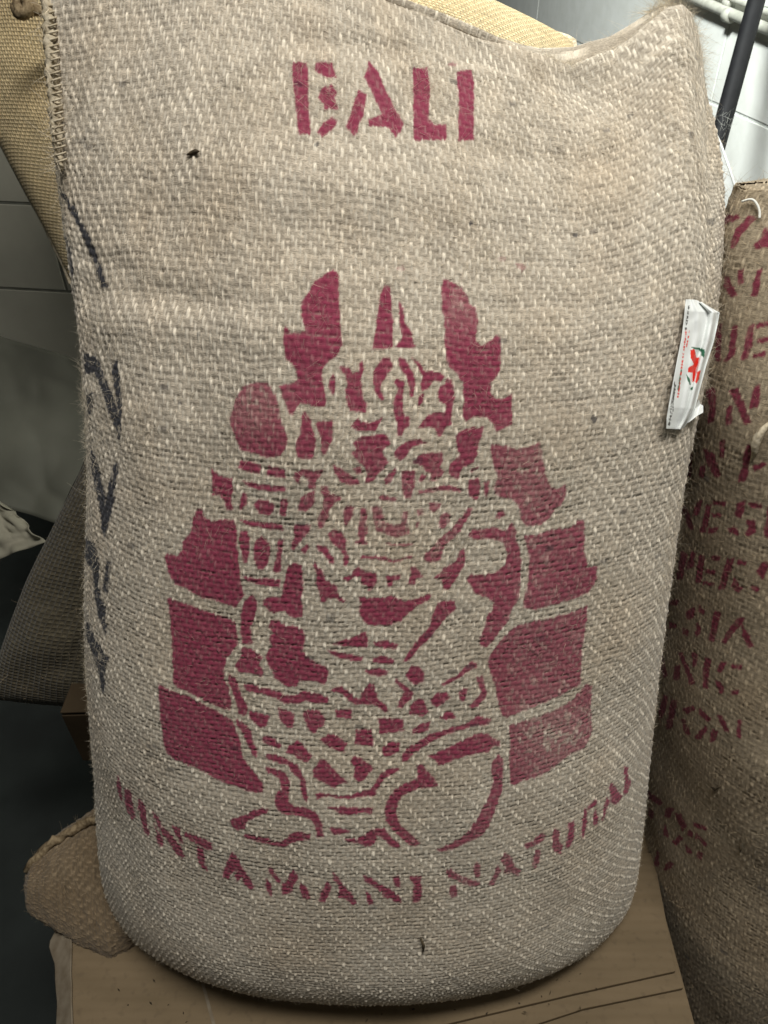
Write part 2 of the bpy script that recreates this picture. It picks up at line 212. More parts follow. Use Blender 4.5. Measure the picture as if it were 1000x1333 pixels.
# ------------------------------------------------------------------ print traced as outlines (tile origin x, y, scale)
exec_tiles = dict(A=(200, 330, 3.3333), B=(480, 330, 3.3333), C=(200, 600, 3.3333), D=(480, 600, 3.3333), E=(200, 850, 3.3333), F=(480, 850, 3.3333),
    a=(290, 440, 5), b=(470, 440, 5), c=(290, 600, 5), d=(470, 600, 5), e=(290, 780, 5), f=(470, 780, 5), g=(290, 930, 5), h=(470, 930, 5),
    t=(140, 990, 6.25), u=(280, 1060, 6.25), v=(430, 1080, 6.25), w=(570, 1040, 6.25), x=(680, 980, 6.25), L=(360, 60, 3.5714),
    M=(0, 380, 4), O=(0, 680, 4), P=(0, 0, 2), R=(820, 230, 3.6), S=(820, 590, 3.6), T=(750, 1000, 4))
PRINT = '''
A 780 68 800 85 803 180 808 260 812 330 818 400 800 440 760 470 735 505 735 560 745 600 750 665 700 662 640 650 622 672 605 705 590 695 578 655 560 620 545 570 600 562 625 545 618 500 600 475 575 455 568 400 562 375 575 315 595 345 640 345 662 340 650 300 640 265 645 210 680 165 700 120 740 95
A 440 555 500 560 530 610 550 670 560 740 582 790 578 850 550 875 500 885 440 865 380 850 360 800 345 760 332 720 345 670 365 620 390 580
a 715 230 735 260 735 300 725 370 705 365 690 310 700 260
a 755 180 820 190 850 230 880 220 890 170 910 150 918 200 905 260 905 330 915 400 940 420 935 485 880 475 830 475 810 430 800 370 790 340 815 310 800 250 770 220
a 535 475 580 530 590 600 610 660 600 730 590 780 540 785 490 770 472 710 485 660 510 620 515 540 520 490
a 605 550 640 540 715 535 720 600 710 660 690 720 655 765 640 730 645 660 625 600
a 120 795 180 800 255 820 245 880 180 870 110 840
a 300 830 350 835 412 850 412 905 350 905 290 890
a 475 870 520 850 600 860 655 850 640 890 610 930 600 985 565 980 555 930 530 890 500 905 505 940 480 935 462 905
b -65 560 -20 520 10 545 60 548 110 530 145 510 120 560 90 600 30 605 -30 600 -65 580
B 70 138 92 145 100 200 105 290 108 410 60 415 15 415 30 330 40 250 50 180
B 130 205 150 240 155 300 185 345 190 380 205 410 160 412 115 405 125 390 145 360 135 320 132 260
b 145 125 190 130 205 200 170 230 155 270 130 300 125 340 150 385 145 410 120 395 90 345 80 290 80 220 105 175
b 240 125 285 140 320 190 345 240 350 300 340 380 320 385 315 320 290 250 255 200
b 320 120 360 150 400 185 400 210 450 215 510 220 548 250 520 285 470 280 440 320 395 345 385 300 400 260 375 200 340 150
b 385 360 410 360 405 410 380 450 368 430 372 390
b 560 260 590 270 605 330 605 400 590 460 580 520 590 560 555 580 520 630 495 640 480 590 440 575 370 585 395 540 430 500 480 485 550 475 545 430 505 410 495 350 510 310 545 300
b 230 265 280 280 275 360 270 440 285 500 315 525 310 570 280 590 270 640 235 630 235 560 215 480 205 420 225 370 240 330 215 290
b -55 680 10 635 80 630 150 620 190 655 190 690 140 720 150 770 180 800 150 850 110 880 70 930 20 945 40 890 20 830 -20 800 -70 745 -30 720
b 210 740 250 700 310 665 370 655 435 675 380 690 330 710 295 760 260 795 225 780
b 330 810 370 760 430 745 530 740 535 800 510 830 540 870 520 900 500 920 440 925 460 880 420 870 400 830
b 610 630 650 600 720 580 800 575 790 620 765 680 755 750 730 810 660 840 640 880 630 920 590 900 570 870 575 820 610 790 640 750 620 700
B 318 110 350 120 400 150 425 190 435 220 465 240 472 300 465 350 465 385 490 400 530 375 550 355 570 365 568 440 570 490 550 540 530 565 528 605 545 625 585 630 620 605 620 740 590 755 550 775 540 740 520 715 460 705 420 725 402 700 410 640 405 560 370 510 340 480 328 400 325 300 315 200
B 525 825 600 830 640 845 690 840 740 815 750 850 765 960 785 1010 815 1020 850 995 852 1040 835 1085 800 1115 780 1150 740 1175 680 1180 660 1150 650 1100 620 1060 570 1055 540 1030 555 960 530 880
d 225 35 235 60 215 100 185 140 155 150 150 110 180 85
d 265 60 350 60 350 120 335 200 320 245 285 235 265 190
d 120 225 150 215 180 230 230 235 225 255 150 258 120 245
d 375 190 440 175 510 155 560 150 620 165 660 180 640 200 580 190 500 190 420 205 370 210
d 370 115 400 80 430 95 390 135
d 700 120 765 100 770 160 765 240 740 250 705 230 695 180
d 800 130 830 120 825 200 815 240 800 220
d 700 60 770 30 765 50 720 75
d 890 315 930 320 940 350 900 375 870 365
d 690 300 720 300 710 350 670 400 640 450 600 500 550 540 525 580 520 630 490 650 440 660 410 640 410 600 450 570 490 520 560 460 620 400 660 350
d 510 350 540 330 580 350 570 400 530 440 500 420
d 440 265 520 270 510 300 470 330 440 310
d 360 310 400 300 410 340 370 355
d 355 390 380 395 370 430 355 420
d 70 290 130 290 150 350 160 400 215 410 260 405 270 320 305 320 300 400 320 470 240 490 170 475 100 455 80 380
d 0 610 80 615 150 620 220 640 215 665 170 650 90 635 0 635
d 200 640 330 610 330 625 220 655
d 150 525 230 540 340 530 330 545 200 550
d 0 310 30 300 40 350 30 420 20 480 35 520 0 540 -20 480 -15 400
d 0 715 60 730 105 760 100 790 70 830 40 835 35 800 0 790
d 155 740 260 735 250 770 210 770 200 810 170 815 165 770
d 320 690 350 680 390 720 400 755 360 760 340 800 300 800 310 760 325 730
d 640 580 670 570 680 620 665 680 635 740 600 790 575 830 535 830 525 780 470 760 510 730 530 690 580 670 620 640
D 430 320 450 290 500 295 540 285 590 300 620 260 635 290 640 340 655 380 660 460 655 540 645 600 620 640 605 690 570 730 540 780 510 805 480 800 480 770 500 720 510 670 535 640 540 610 505 585 460 575 440 540 425 510 440 490 500 490 550 480 590 450 600 400 580 350 545 335 500 335 450 340
D 670 320 720 320 770 300 820 290 870 285 900 255 930 255 935 330 930 390 945 430 945 460 990 450 985 510 950 565 900 590 850 605 780 625 720 640 665 635 670 590 685 540 690 470 690 400 680 350
D 640 710 720 690 780 680 850 660 900 645 945 620 945 680 930 760 920 850 915 963 850 1003 780 1038 700 1068 600 1108 580 1103 560 1053 550 983 530 923 515 860 530 830 560 790 600 740
F 605 310 700 280 800 245 880 200 920 150 940 130 965 140 960 240 965 340 930 410 860 440 800 490 740 530 680 545 630 570 610 560 605 480 610 400
D -48 585 0 590 50 590 100 580 150 605 200 595 250 575 275 575 260 600 220 620 180 650 140 690 90 710 40 712 0 706 -25 690 -45 650 -33 620
D 330 600 370 600 380 640 340 670 300 720 260 770 215 810 180 860 150 870 170 830 220 760 260 720 280 650 300 610
D 20 780 80 775 130 795 120 810 50 808 25 800
D 15 850 60 840 110 855 110 875 60 875 20 870
D -18 905 0 900 50 895 85 905 80 925 30 930 0 920
C 770 790 850 765 920 735 932 770 925 805 840 800
C 755 815 830 830 910 845 905 865 840 860 770 835
C 255 30 275 45 310 70 345 70 350 120 345 180 350 210 320 210 315 175 290 145 258 150 260 90
C 195 205 215 210 225 240 260 260 320 250 358 255 365 320 370 400 378 480 385 540 395 580 380 600 360 635 320 620 270 600 210 590 170 565 100 530 70 480 55 420 60 395 80 400 110 410 130 380 130 350 165 310 175 250
C 65 590 100 600 160 620 240 650 300 670 355 690 365 720 370 780 350 820 320 850 310 900 310 943 330 983 340 1033 335 1078 290 1068 230 1038 170 1008 120 983 90 963 90 893 85 800 80 700
E 25 130 60 150 130 175 220 215 300 260 350 290 365 340 385 400 390 450 440 510 480 570 475 605 400 590 330 565 260 535 180 490 100 460 60 430 45 380 40 300 25 200
c 130 120 200 135 290 155 380 155 415 170 410 195 330 195 240 185 160 160
c 135 200 165 215 160 280 130 320 115 310 125 260
c 205 270 240 240 300 250 345 280 335 320 310 350 250 345 215 300
c 380 245 425 240 425 300 410 355 375 345 375 290
c 110 380 170 385 250 395 330 395 395 410 395 450 330 440 250 430 160 415
c 120 450 165 450 180 500 175 600 165 660 140 655 130 600 110 500
c 215 520 260 480 310 530 315 600 295 660 270 700 230 700 210 640 205 570
c 360 510 400 500 395 570 380 640 385 710 350 725 325 715 345 650 360 580
c 130 740 200 755 290 760 380 770 380 815 330 815 250 800 150 770
c 600 190 600 250 590 290 540 330 490 320 500 260 530 210
c 640 160 680 165 700 205 770 225 770 255 730 270 700 310 690 360 655 430 620 430 620 370 650 310 660 240 640 200
c 470 400 570 410 565 460 530 490 490 540 460 580 445 560 465 490
c 505 575 555 535 565 560 545 600
c 780 330 800 290 855 295 850 350 820 400 805 430 785 380
c 900 300 930 300 930 400 950 440 930 500 950 540 860 535 860 515 900 510 890 440 905 380
c 690 470 720 440 780 460 805 510 800 560 825 620 810 670 785 680 790 610 750 560 705 520
c 610 545 680 550 700 590 730 620 725 670 700 660 670 610 620 570
c 600 640 620 680 660 710 670 770 720 790 745 810 750 860 800 900 790 920 740 890 690 890 660 915 640 910 630 850 610 790 615 730 595 680
c 890 620 1000 610 1000 630 900 635
c 780 755 830 740 860 700 880 685 930 715 1000 725 1000 760 990 800 960 830 940 800 940 750 900 745 860 750 820 780 790 770
c 715 15 760 40 820 80 890 120 890 155 830 155 770 130 730 80
c 850 40 900 35 910 75 870 80
c 960 20 1000 0 1000 110 940 130 930 110 960 80
c 430 680 470 655 520 670 525 800 520 900 525 1010 470 1015 420 990 400 970 350 985 310 975 265 930 265 895 310 880 380 880 400 800 415 730
e 150 0 200 -40 235 20 215 90 205 130 185 180 190 230 205 280 180 290 130 285 120 200 120 100 130 40
e 150 300 190 315 240 350 265 370 240 420 270 470 260 500 200 480 110 465 80 430 100 400 125 360 120 320
e 310 130 360 130 400 165 460 170 530 190 545 230 535 290 530 330 560 370 610 410 670 430 690 460 685 520 670 550 600 530 550 525 500 525 490 560 440 565 380 540 330 500 330 460 300 420 285 370 300 320 330 300 305 260 310 230 335 220 305 180
e 40 480 90 500 110 560 130 620 160 670 170 720 150 755 110 740 90 670 70 590 40 540
e 90 770 130 790 170 830 195 880 200 930 225 970 225 1030 195 1000 160 930 130 860 100 810
e 140 545 200 545 240 570 300 570 360 590 410 620 480 620 520 595 600 600 650 620 700 640 690 670 600 670 540 660 480 675 400 670 350 640 290 620 220 600 160 595
e 175 720 230 730 310 750 290 810 250 835 210 800 175 760
e 365 700 420 720 475 740 465 830 430 830 390 800 365 760
e 525 720 580 710 640 725 670 770 665 810 620 840 600 865 565 850 545 800 520 760
e 735 710 845 710 840 775 800 770 740 760
e 710 590 730 565 780 560 820 590 850 630 900 640 920 580 950 540 980 545 1005 600 1005 675 930 680 860 680 820 650 780 610 740 600
f 0 600 60 540 80 590 110 640 170 690 180 720 150 735 110 690 50 670 0 680
e 865 840 970 835 980 950 860 940
e 690 870 740 875 810 930 790 990 740 980 680 950 630 910
e 260 895 290 880 350 910 385 940 370 965 310 945 265 920
g 490 165 530 200 585 260 550 305 500 290 470 260 410 240 440 190
g 640 280 670 290 720 340 780 400 820 440 750 450 735 475 680 450 590 400 585 350 620 320
g 850 265 900 275 985 340 950 380 920 420 885 435 850 400 860 330 830 300
g 285 250 340 250 400 270 450 300 500 335 520 380 545 440 555 530 545 570 525 540 510 480 500 410 450 370 430 320 370 310 290 285
g 285 335 340 345 400 365 430 400 445 440 435 500 430 560 470 590 530 595 600 620 630 660 655 720 660 790 615 800 610 740 580 680 520 655 470 650 400 640 350 610 340 550 350 510 385 480 370 410 320 380 285 360
g 50 680 100 660 160 640 210 610 260 600 305 610 290 635 230 655 160 690 150 735 110 745 70 725
g 140 775 180 770 250 785 310 805 380 820 420 790 450 760 510 755 575 770 570 815 500 815 450 830 400 855 330 845 250 825 150 800
g 605 510 640 500 700 510 780 520 850 510 920 490 970 480 1003 430 1003 520 920 530 850 540 760 545 690 525 650 530 610 550
h 0 510 50 490 90 440 130 380 180 345 240 335 250 350 200 390 160 400 110 480 60 525 0 530
g 670 600 740 590 850 600 980 600 975 640 900 630 830 650 770 645 740 620
g 690 725 740 730 830 745 830 760 770 775 710 770
g 780 800 870 800 930 770 960 745 1003 730 1003 810 960 850 900 830 820 825
h 0 790 50 750 100 730 150 735 180 770 220 810 260 845 240 860 190 855 160 810 110 780 60 800 40 855 0 840
h 110 20 180 15 275 25 280 100 200 110 120 120
h 130 210 200 170 255 180 250 230 190 265 150 265
h 330 90 400 50 450 40 440 95 370 120 335 120
h 265 300 270 250 320 200 390 160 450 120 540 90 620 70 690 55 720 20 760 0 800 10 850 20 830 60 760 65 690 80 620 105 540 130 470 160 410 200 350 240 300 295
h 430 260 500 240 600 190 700 140 780 110 830 120 860 150 900 165 900 195 850 205 830 240 750 250 650 270 580 300 500 330 480 290
h 360 310 400 320 440 370 480 410 500 455 440 470 380 470 320 500 270 520 235 580 230 640 250 700 300 750 360 800 385 830 350 850 310 840 250 790 190 730 160 680 155 600 180 530 220 480 280 440 350 420 370 380
h 890 255 920 280 920 400 910 500 890 570 860 640 830 720 780 780 700 820 600 870 520 885 480 870 560 840 640 800 700 750 740 690 780 620 810 560 840 500 855 420 840 330 860 290
f 320 430 370 430 415 470 410 530 360 550 320 530 290 490
f 220 500 250 530 310 570 335 600 330 640 290 670 270 700 240 695 250 640 280 600 250 560 215 530
f 370 635 410 650 440 730 400 755 310 740 320 690 350 660
f 450 650 500 600 560 600 575 640 540 670 490 700 460 680
f 510 550 560 520 620 490 680 430 720 395 755 410 750 440 690 465 640 500 570 545 530 560
f 635 600 660 570 695 570 680 620 670 665 645 655
f 745 500 790 490 800 540 820 600 800 640 760 690 720 710 705 690 750 640 780 600 760 550
f 510 770 560 720 600 725 620 765 560 780
t 95 115 115 150 130 260 135 330 110 300 85 200
t 150 210 200 240 215 320 240 460 215 475 170 390 150 320
t 255 300 300 330 325 400 330 500 350 580 345 610 310 580 285 480 260 380
t 370 400 420 450 450 520 510 570 560 640 620 710 640 770 610 790 560 740 500 640 440 560 380 440
t 380 480 420 560 465 620 460 690 430 690 395 610 410 590
t 530 515 600 540 605 590 625 670 600 665 570 610
t 635 565 720 600 860 660 860 720 820 720 720 660 630 610
t 730 680 790 710 800 800 825 900 780 870 740 800
u 150 285 190 350 240 440 280 500 330 580 300 600 240 560 230 500 180 540 165 480 190 455 160 450 130 480 115 520 65 480 90 410 120 340
u 430 420 460 420 500 480 540 520 530 560 480 510 440 460
u 420 500 465 560 470 665 415 600
u 545 540 580 550 610 470 640 435 685 510 650 560 620 630 550 650
u 700 540 750 590 785 680 720 680 685 590
u 910 530 955 570 930 640 890 715 840 680 870 610
v 25 330 60 370 120 450 170 510 220 580 195 610 150 570 110 540 60 545 70 510 70 440 20 390
v 265 355 330 380 400 430 470 460 520 490 575 540 580 590 520 580 490 545 430 540 420 490 340 450 280 410
v 285 470 330 520 360 600 310 600 290 530
v 500 370 560 365 575 470 530 450
v 635 370 740 365 745 520 720 580 670 580 665 520 680 440 650 400
w 70 570 110 560 180 610 250 640 345 660 345 695 270 700 200 680 130 640 75 630
w 100 690 155 700 160 780 110 795 90 750
w 310 495 345 540 340 600 310 640 290 590 285 540
w 480 525 510 570 490 620 450 690 405 690 440 620
w 530 425 560 440 600 480 620 540 680 570 650 620 600 590 530 600 545 550 500 480
w 700 360 760 330 850 265 875 300 820 350 740 380 710 405
w 785 395 830 400 825 500 790 560 765 540 775 460
x 240 610 280 610 300 640 290 700 325 750 310 815 260 800 235 750
x 365 560 415 540 420 620 410 700 370 770 345 755 360 650
x 490 440 520 450 520 540 500 650 480 695 465 660 480 560
x 530 420 590 365 605 400 560 440 520 460
x 590 440 610 510 600 580 570 580 555 530
x 680 340 700 380 680 450 650 540 630 530 650 450
x 710 240 760 280 800 340 780 400 740 415 700 390 710 340 695 290
x 815 100 850 110 850 190 870 230 850 310 810 340 820 260
L 75 85 140 80 150 140 150 250 160 420 105 415 90 300 75 160
L 180 85 260 85 280 155 230 155 180 120
L 215 200 250 185 280 220 270 250 290 300 220 300 215 270 190 245
L 260 335 285 350 260 400 210 430 190 405 220 360
L 380 205 420 230 400 330 375 400 365 430 320 380 350 300
L 430 75 470 130 520 240 560 320 590 370 570 410 550 435 520 385 430 375 420 345 490 325 450 240 405 150
L 630 110 700 105 710 200 705 340 730 370 790 370 785 440 635 445 635 300
L 835 125 905 120 915 180 915 330 915 440 845 445 845 300 838 200
'''
PEN = '''
M 445 310 520 350 540 400 600 560 640 700 635 780 610 700 560 580 520 450 500 420 455 430
M 590 370 620 350 638 500 645 620 640 700 620 600 605 480
M 460 540 500 520 490 600 475 660
M 480 800 520 900 560 1080 600 900 625 890 605 1060 578 1200 550 1290 535 1150 490 930
O 450 80 500 110 525 200 530 400 555 430 560 590 520 480 490 260 455 190
O 560 200 585 210 570 370 545 340
O 460 480 480 560 520 620 570 700 545 900 530 800 500 700 460 600
P 155 480 200 540 240 620 270 700 285 750 272 748 240 660 205 580 160 500
P 178 610 196 690 198 720 188 720 176 650
'''
SIDE_PRINT = '''
R 430 185 510 180 515 200 470 215 440 240
R 560 190 600 195 540 250 490 340 475 330 500 250
R 630 240 660 250 660 330 590 340 580 320 620 290
R 510 440 540 430 530 500 510 500
R 445 460 470 470 505 560 480 565 450 520
R 600 440 620 430 600 560 570 560 580 490
R 410 700 435 690 430 860 405 860
R 480 700 510 700 495 830 470 860 440 865 470 820
R 560 700 590 690 575 780 550 855 525 855 545 780
R 600 690 660 680 660 700 600 710
R 600 760 660 755 640 775 600 780
R 580 830 640 820 640 840 580 850
R 360 1000 400 990 410 1060 400 1150 370 1150 380 1080
R 470 1000 510 990 540 1070 570 1150 545 1160 510 1090
R 460 1090 485 1070 480 1160 455 1165
R 590 980 615 975 600 1080 565 1085
S 260 20 300 0 290 110 260 100
S 350 -20 400 0 430 100 405 115 370 50
S 430 -60 450 -60 445 20 425 20
S 340 60 360 60 350 110 330 105
S 550 -40 580 -40 545 130 515 130
S 580 60 630 35 640 50 590 85
S 240 240 270 250 305 350 290 360
S 330 220 350 220 320 290 300 290
S 370 240 390 240 360 370 335 370
S 400 220 455 225 450 245 400 240
S 390 280 440 280 430 300 395 300
S 375 345 420 350 410 370 375 370
S 500 240 540 220 530 300 500 295
S 560 230 620 235 615 260 570 250
S 465 350 490 340 520 370 510 385 470 370
S 550 310 590 310 590 370 560 390 540 375 560 345
S 650 240 680 240 660 395 630 390
S 245 460 275 470 250 590 225 590
S 290 460 315 465 300 530 270 545
S 330 480 355 475 340 600 310 605
S 380 480 430 480 425 500 385 495
S 360 545 410 545 400 565 360 560
S 350 600 400 605 395 620 350 615
S 460 490 490 490 450 635 420 635
S 510 495 550 505 540 525 505 515
S 490 580 530 635 510 650 485 620
S 620 510 660 505 640 560 625 590 595 550
S 570 620 610 630 600 655 575 640
S 150 690 180 690 170 820 145 820
S 190 690 235 690 230 710 190 710
S 190 790 225 800 220 820 190 815
S 270 740 310 720 300 770 275 780
S 330 710 360 740 350 755 330 735
S 250 820 280 830 275 855 255 845
S 320 790 340 820 325 860 310 850
S 400 740 430 745 400 880 375 880
S 510 770 540 765 530 800 480 850 450 890 435 885 470 820
S 530 800 560 850 585 900 565 910 530 860
S 150 920 180 1040 165 1050 140 1000
S 215 1000 240 990 235 1060 210 1060
S 230 930 250 935 310 1080 290 1085
S 300 930 320 940 315 1000 298 1000
S 355 960 385 965 365 1100 345 1100
S 430 980 460 975 430 1030 415 1020
S 480 990 525 990 520 1010 485 1005
S 405 1060 430 1070 445 1120 425 1125
S 480 1110 515 1105 510 1130 485 1130
S 160 1130 185 1140 160 1240 140 1240
S 200 1150 230 1160 200 1290 175 1290
S 250 1200 300 1180 310 1200 270 1220
S 330 1190 380 1240 370 1255 325 1215
S 245 1250 265 1250 290 1320 265 1310
S 360 1270 370 1290 330 1340 305 1330
S 410 1220 435 1230 470 1310 450 1300
S 390 1290 420 1300 400 1350 380 1350
S 510 1250 525 1250 520 1340 500 1320
T 370 110 460 180 440 190 370 150
T 380 200 410 230 400 270 385 250
T 480 205 515 210 490 260 465 245
T 520 230 550 240 580 300 560 325 535 270
T 460 290 475 300 485 365 465 350
T 545 345 560 360 530 400 505 385
T 610 280 690 305 685 325 615 300
T 590 320 615 330 610 360 585 350
T 630 335 690 390 680 405 630 360
T 570 390 600 420 605 450 575 425
T 640 430 670 445 655 475 630 460
T 490 480 510 495 480 535 460 525
T 425 430 440 440 430 520 415 500
'''
def polys(txt):
    out = []
    for ln in txt.strip().splitlines():
        t = ln.split(); ox, oy, s = exec_tiles[t[0]]
        p = np.array(t[1:], float).reshape(-1, 2); out.append(np.stack([ox + p[:, 0] / s, oy + p[:, 1] / s], -1))
    return out
SC = 2
def raster(plist, blur=1):
    im = np.zeros((1500 * SC, 1100 * SC), np.float32)
    for p in plist:
        q = p * SC; x0, y0 = np.maximum(np.floor(q.min(0)).astype(int) - 1, 0); x1, y1 = np.ceil(q.max(0)).astype(int) + 2
        gx, gy = np.meshgrid(np.arange(x0, x1) + .5, np.arange(y0, y1) + .5); ins = np.zeros(gx.shape, bool)
        for (ax, ay), (bx, by) in zip(q, np.roll(q, -1, 0)):
            if ay == by: continue
            c = ((ay > gy) != (by > gy)) & (gx < (bx - ax) * (gy - ay) / (by - ay) + ax); ins ^= c
        sub = im[y0:y1, x0:x1]; np.maximum(sub, ins[:sub.shape[0], :sub.shape[1]], out=sub)
    for _ in range(blur):
        im[1:-1, 1:-1] = (im[1:-1, 1:-1] * 4 + im[:-2, 1:-1] * 2 + im[2:, 1:-1] * 2 + im[1:-1, :-2] * 2 + im[1:-1, 2:] * 2 + im[:-2, :-2] + im[2:, 2:] + im[:-2, 2:] + im[2:, :-2]) / 16
    return im
def sample(im, x, y):
    xi = np.clip((x * SC).astype(int), 0, im.shape[1] - 1); yi = np.clip((y * SC).astype(int), 0, im.shape[0] - 1)
    v = im[yi, xi]; return np.where((x < 0) | (y < 0) | (x > 1090) | (y > 1490), 0, v)

# ------------------------------------------------------------------ cloth: thread geometry on any smooth grid surface
def normals(P):
    du = np.gradient(P, axis=1); dv = np.gradient(P, axis=0); n = np.cross(du, dv)
    return n / (np.linalg.norm(n, axis=-1, keepdims=True) + 1e-12)
def weave(U, V, kind='twill', seed=3):
    """height (in millimetres), warp-on-top mask and per-thread tone for thread coordinates U (warps), V (wefts)"""
    U = U + .55 * (fbm(U * .05, V * .05, seed) - .5) * 4 + .42 * (vn(U * .45, V * .22, seed + 7) - .5)
    V = V + .55 * (fbm(U * .04, V * .05, seed + 20) - .5) * 4 + .50 * (vn(U * .22, V * .45, seed + 27) - .5)
    j = np.round(U); i = np.round(V); per = 3 if kind == 'twill' else 2
    wj = hsh(j, j * 0, seed + 40); wi = hsh(i, i * 0, seed + 41)                 # each yarn has its own thickness
    cj = hsh(j, np.floor(V * .33 + wj * 9), seed + 42); ci = hsh(i, np.floor(U * .22 + wi * 9), seed + 43)
    hw_, hf_ = .215 + .12 * wj + .06 * (cj - .5), .445 + .12 * wi + .08 * (ci - .5)
    du, dv = U - j, V - i
    if kind == 'twill':
        ph = (V + j) / 3.0; a_w = .5 + .5 * np.cos(2 * np.pi * ph)
        ph2 = (U + i) / 3.0; a_f = .5 - .5 * np.cos(2 * np.pi * ph2)
        a_f = np.sqrt(np.clip(a_f, 0, 1))
    else:
        a_w = .5 + .5 * np.cos(np.pi * (V + j)); a_f = .5 - .5 * np.cos(np.pi * (U + i)); 
    cw = np.clip(1 - (du / hw_) ** 2, 0, 1) ** .5; cf = np.clip(1 - (dv / hf_) ** 2, 0, 1) ** .5
    dash = hsh(j, np.floor((V + j) / (3.0 if kind == 'twill' else 2.0) + .5), seed + 48); slub = vn(U * .8, V * .10, seed + 49)
    Hw = a_w * (.75 + .85 * dash) * 1.2 + cw * .75 - .42; Hw = np.where(np.abs(du) < hw_, Hw, -1)
    Hf = a_f * .70 + cf * .95 - .25; Hf = np.where(np.abs(dv) < hf_, Hf, .0)
    m = 1 / (1 + np.exp(np.clip(-(Hw - Hf) * 9, -30, 30)))
    H = np.maximum(Hw, Hf) + .35 * (vn(U * 2.2, V * 2.2, seed + 60) - .5)
    tone = np.where(m > .5, .26 + .38 * dash ** .8 + .20 * cj * (.5 + wj) + .10 * slub, .34 + .34 * ci + .12 * wi)
    tone = tone + .16 * (fbm(U * .02, V * .025, seed + 50) - .5)
    return H, m, tone, i, j
def cloth(name, P, U, V, mat, parent, amp=1.0, kind='twill', inkf=None, seed=3, mask=None, flat=None, flip=False, wrap=False, cap=None):
    nv, nu = U.shape; n = normals(P) * (-1 if flip else 1)
    H, m, tone, ii, jj = weave(U, V, kind, seed)
    hh = H if flat is None else H * flat
    Pd = P + n * (hh * .001 * amp)[..., None]
    ink = np.zeros_like(U); pen = np.zeros_like(U)
    if inkf: ink, pen, tone = inkf(P, n, U, V, m, tone, H)
    att = np.stack([ink, m, pen, np.clip(tone, 0, 1)], -1).reshape(-1, 4)
    thr = np.stack([U, V, U * 0], -1).reshape(-1, 3)
    Vt = Pd.reshape(-1, 3); Q = grid_quads(nv, nu, wrap)
    if not flip: Q = Q[:, ::-1] if False else Q
    o = mesh_np(name, Vt, Q, mat, parent, attrs={'cloth': att}, vattrs={'thread': thr})
    return o, Pd, n, ink
def fuzz(name, Pts, Nrm, Tan, mat, parent, lmin=.003, lmax=.012, wid=.00011, lift=(.1, .7), ink=None, seed=5):
    """short loose jute fibres, each a curved three-sided hair; joined, nobody could count them"""
    g = np.random.default_rng(seed); n = len(Pts); L = (lmin + (lmax - lmin) * g.uniform(0, 1, n) ** 2.2) * g.uniform(.6, 1.25, n); L = np.where(g.uniform(0, 1, n) > .985, L * 1.9, L)
    B = np.cross(Nrm, Tan); a = g.uniform(0, 2 * np.pi, n)
    D = Tan * np.cos(a)[:, None] + B * np.sin(a)[:, None]; el = g.uniform(*lift, n)
    D = D * np.cos(el)[:, None] + Nrm * np.sin(el)[:, None]
    C = g.normal(0, .55, (n, 3)); segs = 2; V = []
    W = np.cross(D, Nrm + g.normal(0, .4, (n, 3))); W /= np.linalg.norm(W, axis=1)[:, None] + 1e-9; W2 = np.cross(D, W)
    for k in range(segs + 1):
        t = k / segs; c = Pts + L[:, None] * (D * t + C * t * t * .55); r = wid * (1 - .75 * t)
        for q in range(3):
            an = 2 * np.pi * q / 3; V.append(c + r * (W * math.cos(an) + W2 * math.sin(an)))
    V = np.stack(V, 1); nvh = V.shape[1]; Qs = []
    for k in range(segs):
        for q in range(3): Qs.append([k * 3 + q, k * 3 + (q + 1) % 3, (k + 1) * 3 + (q + 1) % 3, (k + 1) * 3 + q])
    Q = (np.arange(n)[:, None, None] * nvh + np.array(Qs)[None]).reshape(-1, 4)
    tone = np.repeat(g.uniform(.3, 1.0, n), nvh); ik = np.repeat(ink if ink is not None else np.zeros(n), nvh)
    att = np.stack([ik, np.ones_like(ik), ik * 0, tone], -1)
    thr = np.stack([np.repeat(g.uniform(0, 50, n), nvh), np.tile(np.linspace(0, 2, nvh), n), ik * 0], -1)
    return tag(mesh_np(name, V.reshape(-1, 3), Q, mat, parent, attrs={'cloth': att}, vattrs={'thread': thr}), kind='stuff')

# ------------------------------------------------------------------ filled sack = stack of rounded cross-sections
def superell(th, n):
    c, s = np.cos(th), np.sin(th)
    return np.sign(c) * np.abs(c) ** (2 / n), np.sign(s) * np.abs(s) ** (2 / n)
def build_sections(zs, XL, XR, Yc, B, nexp, tilt_fix, top=None, nth=720):
    """returns P[row, theta] in the sacks' frame; theta 0 = right side, -90 deg = front"""
    th = np.linspace(-np.pi * 1.5, np.pi * .5, nth + 1)[:-1]          # starts at the back, runs round the left, front, right
    P = np.zeros((len(zs), nth, 3))
    for r, z in enumerate(zs):
        c, s = superell(th, nexp[r]); a = (XR[r] - XL[r]) / 2; xc = (XR[r] + XL[r]) / 2
        P[r, :, 0] = xc + a * c; P[r, :, 1] = Yc[r] + B[r] * s
        P[r, :, 2] = z + tilt_fix[r] * (P[r, :, 1])
    if top is not None:
        z0, ztf = top; f = np.clip((zs - z0) / (zs[-1] - z0), 0, 1)[:, None]
        zt = ztf(P[:, :, 0], P[:, :, 1])
        P[:, :, 2] = np.where(f > 0, z0 + f * (zt - z0), P[:, :, 2])
    return P
def resample_u(P, s):
    """arc-length resample each row (closed) at fractions s"""
    out = np.zeros((P.shape[0], len(s), 3)); 
    for r in range(P.shape[0]):
        q = np.vstack([P[r], P[r, :1]]); d = np.concatenate([[0], np.cumsum(np.linalg.norm(np.diff(q[:, :2], axis=0), axis=1))]); d /= d[-1]
        for k in range(3): out[r, :, k] = np.interp(s, d, q[:, k])
    return out
